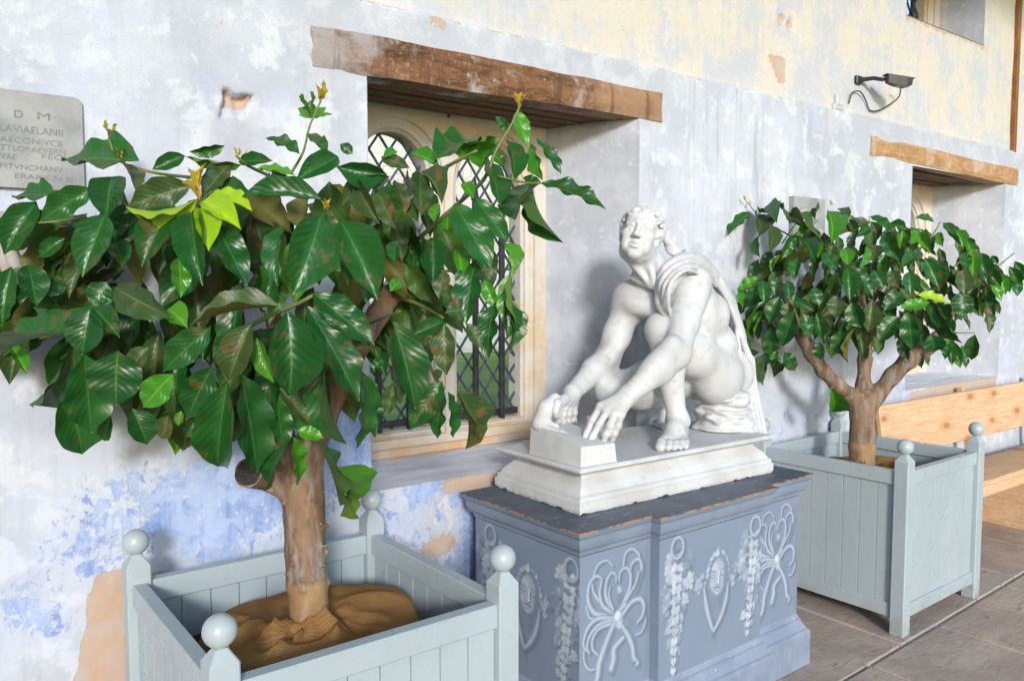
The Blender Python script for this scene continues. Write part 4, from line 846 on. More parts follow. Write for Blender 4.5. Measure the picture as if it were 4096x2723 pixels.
hrc((-.016, .094, -.091), (.016, .094, -.091), .006, .006, .008, 's')
for zz in (.056, .070, .084): hrc((-.036, .098-.0025*(zz-.056)*1000/14, zz), (.036, .098-.0025*(zz-.056)*1000/14, zz+.002), .0026, .0026, .004, 's')
hrc((-.005, .106, .036), (-.007, .102, .054), .003, .003, .004, 's'); hrc((.006, .106, .036), (.008, .102, .054), .003, .003, .004, 's')
for sx in (-1, 1):
    hell((sx*.080, -.006, -.010), (.011, .021, .032), .006); hell((sx*.089, .000, -.006), (.006, .011, .018), .004, 's')
# hair: flame-like locks
hr_rnd = random.Random(11)
def lock(th, ph, L, r, curl, lift=1.0):
    P = []
    for t in np.linspace(0, 1, 6):
        a = th+curl*t*t*1.2; p = ph+L*(t-.2)
        c = np.array([math.sin(a)*math.cos(p)*.086, -.020+math.cos(a)*math.cos(p)*.112, (.034+math.sin(p)*.082)])*(lift+.06*math.sin(t*3.1)*lift)
        P.append(hp(*c))
    B.chain(P, [r*.6, r, r*1.05, r*.95, r*.75, r*.35], .003)
for i in range(19):
    th = math.radians(-118+13.1*i+hr_rnd.uniform(-4, 4)); lock(th, 1.02-.62*abs(math.sin(th))**1.5, -.30, hr_rnd.uniform(.009, .012), hr_rnd.choice((-1, 1))*hr_rnd.uniform(.25, .6), 1.0)
for row, n in ((1.3, 7), (.95, 15), (.6, 17), (.25, 16), (-.1, 15), (-.45, 13)):
    for i in range(n):
        th = 2*math.pi*i/n+hr_rnd.uniform(-.15, .15); d = abs((th+math.pi) % (2*math.pi)-math.pi)
        if (d < 1.3 and row < .6) or (d < .9 and row < .99): continue
        lock(th, row, -hr_rnd.uniform(.35, .55), hr_rnd.uniform(.010, .015), hr_rnd.uniform(-.7, .7))
for sx in (-1, 1):                                                     # locks beside the ears and at the nape
    for q in range(5):
        a = (sx*(.080-.002*q), -.028-.012*q, .03-.016*q); b = (sx*(.082-.004*q), -.04-.012*q, -.0-.018*q)
        hrc(a, b, .012, .006, .005)
for q in range(6): B.chain(catmull([J(898+7*q, 150+22*q, 2.40), J(920+8*q, 190+18*q, 2.39), J(930+12*q, 232+6*q, 2.39), J(960+11*q, 252+2*q, 2.40)], 4), [.014]*4+[.015]*4+[.011]*4+[.005], .004)
# ---- near (left) arm
Le = J(972, 770, 2.225); Lw = J(738, 965, 2.235)
B.rc(Ls, Ls*.45+Le*.55, .082, .063, .04); B.rc(Ls*.45+Le*.55, Le, .063, .055, .03)
B.ell(Ls*.8+Le*.2+np.array([0, -.02, 0]), (.062, .05, .095), limbM(Le-Ls), .03)
B.rc(Le, Le*.62+Lw*.38, .055, .058, .03); B.rc(Le*.62+Lw*.38, Lw, .057, .036, .03)
B.rc(J(950, 720, 2.21), J(850, 845, 2.215), .038, .045, .03); B.chain([J(1000, 560, 2.17), J(985, 650, 2.16), J(962, 720, 2.165)], [.004, .006, .004], .03, 's'); B.chain([J(1085, 560, 2.2), J(1010, 600, 2.155), J(960, 560, 2.17)], [.003, .005, .003], .03, 's')
def hand(wr, kn, fingers, thumb, r=.0135):
    kn = [np.array(q) for q in kn]
    for q in kn: B.rc(wr, q, .030, .017, .018)
    for i in range(len(kn)-1): B.rc(kn[i], kn[i+1], .017, .016, .01)
    for q, f in zip(kn, fingers):
        P = [q]+[np.array(a) for a in f]; n = len(P); B.chain(P, [.0155]+[r*1.02, r*.95, r*.80][:n-1], .005)
        for a in P[:-1]: B.ell(a, (.0155, .0155, .0155), None, .006)
    P = [np.array(a) for a in thumb]; B.chain(P, [.022, .017, .0145, .011][:len(P)], .010)
hand(Lw, [J(606, 1020, 2.275), J(638, 1040, 2.245), J(672, 1056, 2.220), J(704, 1058, 2.205)],
     [[J(565, 1088, 2.290), J(540, 1150, 2.292), J(522, 1188, 2.288)], [J(600, 1105, 2.250), J(570, 1160, 2.262), J(548, 1196, 2.262)],
      [J(650, 1112, 2.212), J(632, 1155, 2.222), J(622, 1184, 2.230)], [J(690, 1112, 2.190), J(672, 1150, 2.200), J(664, 1180, 2.210)]],
     [J(690, 1000, 2.29), J(600, 1060, 2.32), J(556, 1082, 2.335), J(545, 1110, 2.335)])
# ---- far (right) arm
Re = J(640, 785, 2.60); Rw = J(468, 955, 2.505)
B.rc(Rs, Rs*.4+Re*.6, .072, .060, .04); B.rc(Rs*.4+Re*.6, Re, .060, .052, .03)
B.rc(Re, Re*.62+Rw*.38, .054, .054, .03); B.rc(Re*.62+Rw*.38, Rw, .054, .035, .03)
B.rc(J(700, 700, 2.56), J(590, 840, 2.57), .035, .040, .03)
hand(Rw, [J(415, 1000, 2.45), J(440, 1005, 2.47), J(462, 1005, 2.49), J(480, 1000, 2.51)],
     [[J(400, 1050, 2.43), J(402, 1085, 2.45), J(418, 1100, 2.47)], [J(428, 1055, 2.45), J(425, 1090, 2.46), J(440, 1104, 2.48)],
      [J(452, 1055, 2.47), J(448, 1088, 2.48), J(460, 1100, 2.50)], [J(478, 1048, 2.49), J(474, 1078, 2.50), J(484, 1092, 2.51)]],
     [J(430, 985, 2.46), J(396, 1005, 2.43), J(388, 1040, 2.42), J(392, 1066, 2.43)])
B.chain([J(1000, 470, 2.20), J(1040, 520, 2.165), J(1075, 470, 2.2)], [.003, .006, .003], .03, 's')
B.chain([J(900, 800, 2.17), J(840, 870, 2.165), J(780, 930, 2.18)], [.003, .005, .003], .025, 's')
B.chain([J(700, 640, 2.50), J(690, 720, 2.52), J(650, 780, 2.53)], [.003, .006, .003], .03, 's')
# ---- near (left) leg
Lh = J(1175, 865, 2.39); Lk = J(902, 650, 2.36); La = np.array([2.605, 2.325, PT+.090])
B.rc(Lh, Lh*.5+Lk*.5, .110, .092, .04); B.rc(Lh*.5+Lk*.5, Lk, .100, .066, .04)
B.ell(J(1165, 905, 2.37), (.108, .09, .100), None, .05)
B.ell(Lk+np.array([-.015, -.005, .005]), (.055, .055, .060), None, .03)
B.rc(Lk, Lk*.6+La*.4, .062, .060, .03); B.rc(Lk*.6+La*.4, La, .060, .038, .03)
B.ell(Lk*.62+La*.38+np.array([.03, 0, 0]), (.045, .048, .10), None, .03)
fd = np.array([-.82, -.57, 0]); fd /= np.linalg.norm(fd); fl = np.array([.57, -.82, 0])/np.linalg.norm([.57, .82])
def foot(an, fd, fl, s=1.0):
    g = np.array([an[0], an[1], PT])
    def q(f, l, z): return g+s*(f*fd+l*fl)+np.array([0, 0, z*s])
    B.rc(an, q(-.045, 0, .032), .036*s, .032*s, .02); B.rc(an, q(.06, .0, .050), .036*s, .030*s, .03); B.rc(q(.06, -.005, .048), q(.125, -.012, .024), .030*s, .024*s, .03)
    B.rc(q(-.04, .0, .025), q(.11, .030, .018), .030*s, .019*s, .02); B.rc(q(.0, -.02, .03), q(.13, -.030, .020), .026*s, .021*s, .02)
    for i, (l, f, r) in enumerate(((-.034, .185, .0175), (-.008, .186, .0125), (.012, .178, .0115), (.030, .166, .0108), (.046, .150, .0105))):
        B.rc(q(f-.058, l*.95, .020), q(f-.02, l, .024), r*s*.95, r*s*.92, .008); B.rc(q(f-.02, l, .023), q(f, l, .012), r*s*.95, r*s, .004)
    for sx in (-1, 1): B.ell(an+sx*.032*s*fl+np.array([0, 0, -.005]), (.014, .014, .016), None, .012)
foot(La, fd, fl, 1.22)
# ---- far (right) leg, knee forward and low, toes tucked behind
Rh = np.array([2.96, 2.56, 1.30]); Rk = J(655, 945, 2.52); Ra = np.array([2.87, 2.60, PT+.13])
B.rc(Rh, Rh*.45+Rk*.55, .118, .095, .04); B.rc(Rh*.45+Rk*.55, Rk, .095, .068, .04)
B.rc(Rk, Rk*.55+Ra*.45, .064, .062, .03); B.rc(Rk*.55+Ra*.45, Ra, .062, .040, .03)
f2 = np.array([-.97, -.1, 0]); 
B.rc(Ra, Ra+np.array([.02, 0, -.02]), .036, .034, .02); B.rc(Ra, np.array([2.80, 2.595, PT+.03]), .034, .028, .02)
for i in range(5): B.rc(np.array([2.80, 2.555+.02*i, PT+.022]), np.array([2.755+.006*i, 2.55+.021*i, PT+.012]), .014, .0115, .006)
# ================================================================ cape and rock
Cp = SDF((2.33, 2.05, 1.02), (3.22, 2.80, 1.95), H)
def fold(P, R, k=.012):
    Q = catmull(P, 6); R = np.interp(np.linspace(0, 1, len(Q)), np.linspace(0, 1, len(R)), R); Cp.chain(Q, list(R), k)
fold([J(905, 470, 2.36), J(930, 400, 2.345), J(985, 350, 2.345), J(1060, 345, 2.37), J(1120, 400, 2.42)], [.028, .034, .040, .044, .05], .03)
fold([J(886, 405, 2.35), J(925, 350, 2.325), J(985, 312, 2.325), J(1050, 300, 2.35), J(1110, 330, 2.39), J(1190, 440, 2.44), J(1250, 560, 2.45)], [.008, .016, .018, .019, .020, .020, .018], .010)
fold([J(890, 462, 2.315), J(905, 410, 2.295), J(950, 355, 2.282), J(1020, 322, 2.288), J(1090, 345, 2.325), J(1170, 430, 2.37), J(1245, 555, 2.40)], [.008, .011, .012, .013, .013, .013, .010], .005)
fold([J(905, 520, 2.305), J(915, 440, 2.275), J(958, 380, 2.258), J(1025, 344, 2.262), J(1095, 370, 2.30), J(1165, 440, 2.345)], [.007, .010, .011, .011, .011, .008], .004)
fold([J(942, 585, 2.29), J(930, 520, 2.262), J(940, 440, 2.246), J(978, 385, 2.240), J(1030, 362, 2.246), J(1085, 385, 2.27)], [.005, .009, .010, .010, .009, .006], .004)
fold([J(900, 480, 2.34), J(905, 530, 2.33), J(940, 590, 2.31)], [.020, .020, .012], .02)
for q in range(5):
    y0 = 2.43+.045*q
    fold([J(1150+8*q, 400+6*q, y0), J(1222+6*q, 540, y0+.01), J(1268+5*q, 670, y0), J(1294+5*q, 790, y0-.02), J(1288+4*q, 900, y0-.04)], [.034, .030, .027, .026, .022], .016)
fold([J(1205, 480, 2.40), J(1262, 610, 2.38), J(1290, 700, 2.375), J(1326, 792, 2.37), J(1300, 800, 2.38)], [.010, .013, .015, .014, .010], .006)
fold([J(1262, 640, 2.385), J(1272, 740, 2.36), J(1290, 820, 2.355)], [.008, .012, .010], .006)
for q in range(4):
    fold([J(1280+16*q, 790, 2.41), J(1290+16*q, 900, 2.38), J(1306+18*q, 1020, 2.34), J(1322+22*q, 1152, 2.28+.008*q)], [.021, .020, .022, .023], .007)
fold([J(1325, 1140, 2.29), J(1382, 1146, 2.31)], [.018, .016], .01)
Rk_ = SDF((2.55, 2.08, 1.02), (3.18, 2.75, 1.36), .005)
rr = random.Random(4)
for i in range(9):
    z = PT+.012+.020*i; c = J(1195+6*math.sin(i*1.7), 1060, 2.40); w = .135-.004*i
    Rk_.ell((c[0]+rr.uniform(-.012, .012), 2.40+rr.uniform(-.01, .01), z), (w+rr.uniform(-.012, .012), .13+rr.uniform(-.012, .012), .020+rr.uniform(0, .006)), None, .010)
    for q in range(4):
        a = rr.uniform(0, 6.28); Rk_.ell((c[0]+w*.8*math.cos(a), 2.40+.10*math.sin(a), z), (.045, .04, .016), None, .012)
for q in range(14):
    a = rr.uniform(2.6, 5.6); z = rr.uniform(PT+.02, PT+.2); c = J(1195, 1060, 2.40)
    Rk_.ell((c[0]+.15*math.cos(a), 2.40+.145*math.sin(a), z), (.035, .03, .010), frame_from((math.cos(a), math.sin(a), rr.uniform(-.5, .5)), (0, 0, 1)), .012, 's')

# ---- build
t = NT('plaster_cast')
v = t.coord(); f = t.noise(v, 4, 5); f2 = t.noise(v, 26, 5); f3 = t.noise(v, 9, 4, .6, .6)
col = t.mix(t.ramp(f, .35, .7), (.56, .575, .605), (.46, .47, .48)); col = t.mix(t.math('MULTIPLY', t.ramp(f2, .50, .68), .5), col, (.40, .395, .38))
col = t.mix(t.math('MULTIPLY', t.ramp(f3, .66, .76), .45), col, (.62, .42, .24))
M_CAST = t.fin(col, .55, t.bump(t.noise(v, 120, 4), .12, .003), .35)
t = NT('plaster_plinth')
v = t.coord(); f = t.noise(v, 5, 5); f2 = t.noise(v, 34, 5)
col = t.mix(t.ramp(f, .35, .7), (.57, .585, .605), (.47, .475, .48)); col = t.mix(t.math('MULTIPLY', t.ramp(f2, .60, .75), .5), col, (.38, .36, .33))
M_PLINTH = t.fin(col, .6, t.bump(t.noise(v, 60, 5), .25, .003), .3)
statue = thing('statue', (2.48, 2.43, .876), 'white plaster statue of a crouching man sharpening a blade, head turned up', 'statue')
V, Q = B.mesh(); fig = mobj('figure', smooth_mesh(V, Q, 1), Q, M_CAST, statue, True)
V, Q = Cp.mesh(); mobj('cape', smooth_mesh(V, Q, 2), Q, M_CAST, statue, True)
V, Q = Rk_.mesh(); mobj('rock_seat', smooth_mesh(V, Q, 2), Q, M_CAST, statue, True)
pr_ = [(-.002, .0), (0, .012), (0, .042), (-.005, .046), (-.005, .060), (-.012, .066), (-.016, .076), (-.024, .092), (-.036, .108), (-.044, .120), (-.044, .128), (-.034, .131), (-.032, .137), (-.018, .142), (-.006, .149), (0, .156), (0, .164), (-.005, .170)]
jr = random.Random(3); jt = [[(jr.uniform(-.0004, .0004), 0) for q in range(400)] for r in range(20)]
jt[0] = [(jr.uniform(-.003, .001), jr.choice((0, 0, .001, .003, .006))) for q in range(400)]; jt[1] = [(jr.uniform(-.0015, .0005), jr.uniform(-.002, .002)) for q in range(400)]
jt[15] = [(jr.choice((0, 0, 0, 0, -.0015)), 0) for q in range(400)]
V, F = mould([(1.908, 2.165), (3.062, 2.165), (3.062, 2.700), (1.908, 2.700)], [(o*1.4, z+.877) for o, z in pr_], .016, lambda r, q: jt[r][q % 400])
mobj('plinth', V, F, M_PLINTH, statue)
bk = MB(); zt = PT-.001
bk.add([(1.935, 2.192, zt), (2.112, 2.186, zt), (2.12, 2.50, zt), (1.935, 2.50, zt), (1.940, 2.197, 1.122), (2.106, 2.192, 1.118), (2.11, 2.495, 1.165), (1.94, 2.495, 1.172)],
       [(0, 1, 5, 4), (1, 2, 6, 5), (2, 3, 7, 6), (3, 0, 4, 7), (4, 5, 6, 7), (3, 2, 1, 0)])
bk.build('whetstone_block', M_PLINTH, statue)
Kn = SDF((1.90, 2.15, 1.05), (2.25, 2.60, 1.30), .004)
Kn.chain([J(310, 1100, 2.47), J(345, 1030, 2.46), J(385, 985, 2.46)], [.030, .032, .026], .02); Kn.chain([J(320, 1110, 2.46), J(385, 1120, 2.42)], [.026, .02], .02)
Kn.chain([J(325, 1125, 2.44), J(420, 1150, 2.37), J(500, 1185, 2.30), J(560, 1210, 2.255)], [.016, .013, .012, .005], .01)
V, Q = Kn.mesh(); mobj('blade', smooth_mesh(V, Q, 2), Q, M_CAST, statue, True)
# ================================================================ trees
t = NT('bark'); v = t.coord(); z = t.sep(t.geo())[2]; n1 = t.noise(t.scale(v, (9, 9, 2.2)), 2, 6, .65, .4); n2 = t.noise(v, 48, 5, .65); n3 = t.noise(t.scale(v, (26, 26, 4)), 1.5, 5, .6)
col = t.mix(t.ramp(n1, .36, .62), (.135, .080, .046), (.23, .15, .095)); col = t.mix(t.math('MULTIPLY', t.ramp(n3, .46, .64), .55), col, (.30, .285, .275)); col = t.mix(t.math('MULTIPLY', t.ramp(n2, .56, .68), .6), col, (.10, .065, .04)); col = t.mix(t.math('MULTIPLY', t.ramp(z, .845, .86, 1, 0), .75), col, t.mix(t.ramp(n1, .4, .6), (.30, .175, .075), (.36, .24, .125)))
M_BARK = t.fin(col, .75, t.bump(t.math('ADD', t.math('MULTIPLY', n2, .6), n3), .6, .008), .25)
M_TWIG = simple('green_twig', (.10, .17, .03), (.16, .15, .05), 30, .5, .2, 80)
M_CHAR = simple('charred_cut', (.022, .020, .022), (.06, .05, .045), 18, .7, .8, 70, .01, stretch=(1, 1, 6))
def leafmat(name, c1, c2, cv, brown, bamt, rough, under):
    t = NT(name); uv = t.sep(t.coord('UV')); u, w = uv[0], t.math('ABSOLUTE', t.math('SUBTRACT', uv[1], .5)); oi = t.n('ShaderNodeObjectInfo').outputs['Random']; ob = t.geo()
    ph = t.math('FRACT', t.math('SUBTRACT', t.math('MULTIPLY', u, 9.0), t.math('MULTIPLY', w, 5.2))); pa = t.math('ABSOLUTE', t.math('SUBTRACT', ph, .5)); vein = t.ramp(pa, .40, .5); soft = t.ramp(pa, .0, .5); mid = t.ramp(w, .012, .030, 1, 0)
    n1 = t.noise(ob, 16, 4, .6); n2 = t.noise(ob, 55, 4, .6)
    col = t.mix(oi, c1, c2); col = t.mix(t.math('MULTIPLY', vein, .16), col, cv); br = t.math('MULTIPLY', t.ramp(t.math('ADD', t.math('MULTIPLY', n1, .75), t.math('MULTIPLY', n2, .25)), .54, .66), bamt)
    col = t.mix(br, col, brown); col = t.mix(t.math('MULTIPLY', t.ramp(n2, .71, .75), .5), col, (.45, .20, .04)); col = t.mix(t.math('MULTIPLY', mid, .8), col, cv); col = t.mix(t.math('MULTIPLY', t.ramp(u, .965, 1.0), .7), col, (.5, .30, .02))
    bf = t.geo('Backfacing'); col = t.mix(t.math('MULTIPLY', bf, .85), col, under)
    h = t.math('ADD', t.math('MULTIPLY', soft, -.9), t.math('MULTIPLY', mid, -.8)); h = t.math('ADD', h, t.math('MULTIPLY', n1, 1.2))
    nrm = t.bump(h, .11, .008); rg = t.math('ADD', rough, t.math('MULTIPLY', t.math('ADD', br, t.math('MULTIPLY', bf, .8)), .25)); t.fin(col, rg, nrm, .5)
    tl = t.n('ShaderNodeBsdfTranslucent'); t.set(tl, 0, t.mix(.5, col, under)); mx = t.n('ShaderNodeMixShader'); mx.inputs[0].default_value = .16; t.t.links.new(t.b.outputs[0], mx.inputs[1]); t.t.links.new(tl.outputs[0], mx.inputs[2]); t.t.links.new(mx.outputs[0], t.out.inputs[0]); return t.m
BRN = (.135, .085, .035)
LM = [leafmat('leaf_dark_green', (.008, .068, .012), (.016, .108, .016), (.06, .18, .03), BRN, .65, .33, (.05, .12, .012)),
      leafmat('leaf_lime', (.26, .46, .010), (.32, .52, .015), (.40, .58, .05), (.35, .40, .02), .25, .38, (.28, .42, .02)),
      leafmat('leaf_brown_dusted', (.030, .075, .018), (.045, .085, .02), (.14, .17, .05), (.165, .090, .036), .95, .42, (.13, .13, .02)),
      leafmat('leaf_fresh_green', (.035, .20, .012), (.07, .26, .015), (.20, .36, .05), BRN, .35, .32, (.13, .25, .015)),
      leafmat('leaf_bud', (.42, .34, .02), (.40, .20, .03), (.5, .4, .06), (.30, .12, .03), .5, .45, (.42, .34, .03))]
def leaf_mesh(seed, bow, fold, wav, curl, mat):
    r = random.Random(seed); nu, nv = 18, 6; pu = catmull([(0, .03), (.04, .17), (.12, .54), (.24, .86), (.40, 1.0), (.56, .98), (.70, .83), (.81, .57), (.89, .31), (.955, .11), (1, .004)], 5); V = []; F = []; UV = []
    ph = r.uniform(0, 6)
    for i in range(nu+1):
        u = i/nu; w = float(np.interp(u, pu[:, 0], pu[:, 1]))
        for k in range(nv+1):
            s = k/nv*2-1; y = s*w*.5+curl*.10*math.sin(u*3.1); q = abs(s)
            z = bow*math.sin(math.pi*u)+fold*w*(q**1.3)+wav*w*q*math.sin(u*19+ph+(0 if s > 0 else 1.7))*.45+curl*s*w*.5*math.sin(u*2.6+ph*.2)
            V.append((u, y, z)); UV.append((u, k/nv))
    n = nv+1
    for i in range(nu):
        for k in range(nv): F.append((i*n+k, (i+1)*n+k, (i+1)*n+k+1, i*n+k+1))
    me = mesh_np('leaf', V, F); me.materials.append(mat); me.polygons.foreach_set('use_smooth', [True]*len(me.polygons)); uvl = me.uv_layers.new(name='UVMap')
    for l in me.loops: uvl.data[l.index].uv = UV[l.vertex_index]
    return me
LEAF = [[leaf_mesh(10*m+q, b, f, w, c, LM[m]) for q, (b, f, w, c) in enumerate(((.04, .14, .07, .0), (.07, .20, .06, .12), (.02, .10, .10, -.15), (.10, .25, .07, .2), (.05, .10, .12, -.1)))] for m in range(5)]
YMAX = 2.70
def lim(P):
    P = np.array(P, float)
    if P[1] > YMAX: d = P-CAM; P = CAM+d*(YMAX/d[1])
    return P
def put_leaf(tree, Bp, Tp, wpx_m, kind, r):
    Bp, Tp = lim(Bp), lim(Tp); ax = Tp-Bp; L = np.linalg.norm(ax); ax = ax/L; view = CAM-(Bp+Tp)/2; view /= np.linalg.norm(view); n0 = view-ax*(view@ax); n0 /= np.linalg.norm(n0); s0 = np.cross(n0, ax)
    Wt = max(wpx_m*.98, .40*L); a = math.acos(max(.18, min(1, wpx_m*.95/Wt))); cand = [n0*math.cos(a)+s0*math.sin(a)*sg for sg in (-1, 1)]
    n = max(cand, key=lambda q: q[2]) if r.random() < .85 else min(cand, key=lambda q: q[2])
    y = np.cross(n, ax); o = bpy.data.objects.new('leaf', r.choice(LEAF[kind])); z = n*L; M = Matrix(((ax[0]*L, y[0]*Wt, z[0], Bp[0]), (ax[1]*L, y[1]*Wt, z[1], Bp[1]), (ax[2]*L, y[2]*Wt, z[2], Bp[2]), (0, 0, 0, 1)))
    scene.collection.objects.link(o); o.parent = tree; o.matrix_parent_inverse = tree.matrix_basis.inverted(); o.matrix_basis = M; return o
def twig(tree, P, r0, r1, mat=None):
    P = catmull([lim(p) for p in P], 5) if len(P) > 2 else [lim(p) for p in P]; m = MB(); m.tube(P, np.linspace(r0, r1, len(P)), 6); m.build('twig', mat or M_TWIG, tree, True)
MAPS = {'A': (0, 700, 1.307), 'B': (900, 900, 1.426), 'C': (0, 200, 1.96), 'D': (1200, 60, 1.568), 'G': (2850, 780, 1.4)}
def mp(tg, x, y): o = MAPS[tg]; return o[0]+x/o[2], o[1]+y/o[2]
def place(tree, data, dep, seed):
    r = random.Random(seed); out = []
    for tg, rows_ in data:
        for (bx, by, tx, ty, w, k, *dd) in rows_:
            d = dd[0] if dd else 0; b = mp(tg, bx, by); e = mp(tg, tx, ty); tb_, te = dep(*b)+d+.02, dep(*e)+d
            B_p = AD(*b, tb_); T_p = AD(*e, te); put_leaf(tree, B_p, T_p, w/MAPS[tg][2]/FPX*(tb_+te)/2, k, r); out.append(B_p)
    return out
# ---------------------------------------------------------------- large tree
D1_ = 2.38
tree1 = thing('potted_tree', (.888, 2.215, .70), 'large broad-leaved tree with thick trunk and lime shoots, planted left of the pedestal', 'tree', 'potted trees along the wall')
S1 = SDF((.40, 1.85, .66), (1.75, 2.75, 2.05), .006)
def T1(tg, x, y, t=D1_): return AD(*mp(tg, x, y), t)
q0 = AD(1236, 2478, 2.36); S1.chain([q0+np.array([0, 0, -.06]), AD(1236, 2420, 2.36), AD(1232, 2345, 2.365), AD(1228, 2330, 2.365), AD(1222, 2200, 2.37), AD(1216, 2060, 2.37), AD(1205, 1960, 2.37)], [.057, .055, .054, .059, .059, .059, .058], .01)
S1.chain([AD(1225, 2010, 2.37), T1('B', 470, 1290), T1('B', 540, 1130), T1('B', 690, 800), T1('B', 880, 500, 2.40), T1('B', 950, 395, 2.40), T1('B', 1050, 270, 2.40), T1('B', 1092, 80, 2.40)], [.050, .048, .044, .038, .032, .028, .018, .012], .02)
S1.chain([AD(1200, 1975, 2.37), T1('B', 330, 1250, 2.42), T1('B', 180, 900, 2.46), T1('B', -60, 600, 2.45), T1('B', -300, 420, 2.40)], [.045, .038, .030, .024, .014], .02)
S1.chain([T1('B', 300, 1180, 2.43), T1('B', 330, 800, 2.5), T1('B', 250, 400, 2.48), T1('B', 200, 150, 2.45)], [.04, .032, .022, .012], .03)
S1.chain([AD(1180, 1960, 2.37), T1('B', 250, 1440, 2.345)], [.040, .040], .02)
for k in range(26):
    a = rnd.uniform(0, 6.28); z = rnd.uniform(.8, 1.15); c = np.array([.887+.062*math.cos(a), 2.215+.062*math.sin(a), z]); S1.ell(c, (.008, .008, .006), None, .012)
V, Q = S1.mesh(); mobj('trunk', smooth_mesh(V, Q, 2), Q, M_BARK, tree1, True)
sa, sb = T1('B', 235, 1436, 2.345), T1('B', 132, 1410, 2.245); m = MB(); m.tube([sa, sa*.4+sb*.6, sb], [.040, .040, .042], 20, True, 0, .02); st_ = m.build('cut_stub', M_BARK, tree1, True, 40)
ax_ = (sb-sa)/np.linalg.norm(sb-sa); u_ = np.cross(ax_, (0, 0, 1)); u_ /= np.linalg.norm(u_); w_ = np.cross(ax_, u_); c_ = sb+ax_*.002
m = MB(); V = [tuple(c_)]+[tuple(c_+(.038*math.cos(a)*u_+.038*math.sin(a)*w_)*(1+.05*math.sin(3*a))+ax_*.002*math.sin(5*a)) for a in np.linspace(0, 2*math.pi, 24, endpoint=False)]; m.add(V, [(0, 1+k, 1+(k+1) % 24) for k in range(24)]); m.build('charred_end', M_CHAR, st_)
def dep1(x, y):
    u = ((x-1080)/1300)**2+((y-1230)/820)**2; return 2.38-.42*math.sqrt(max(0, 1-u))
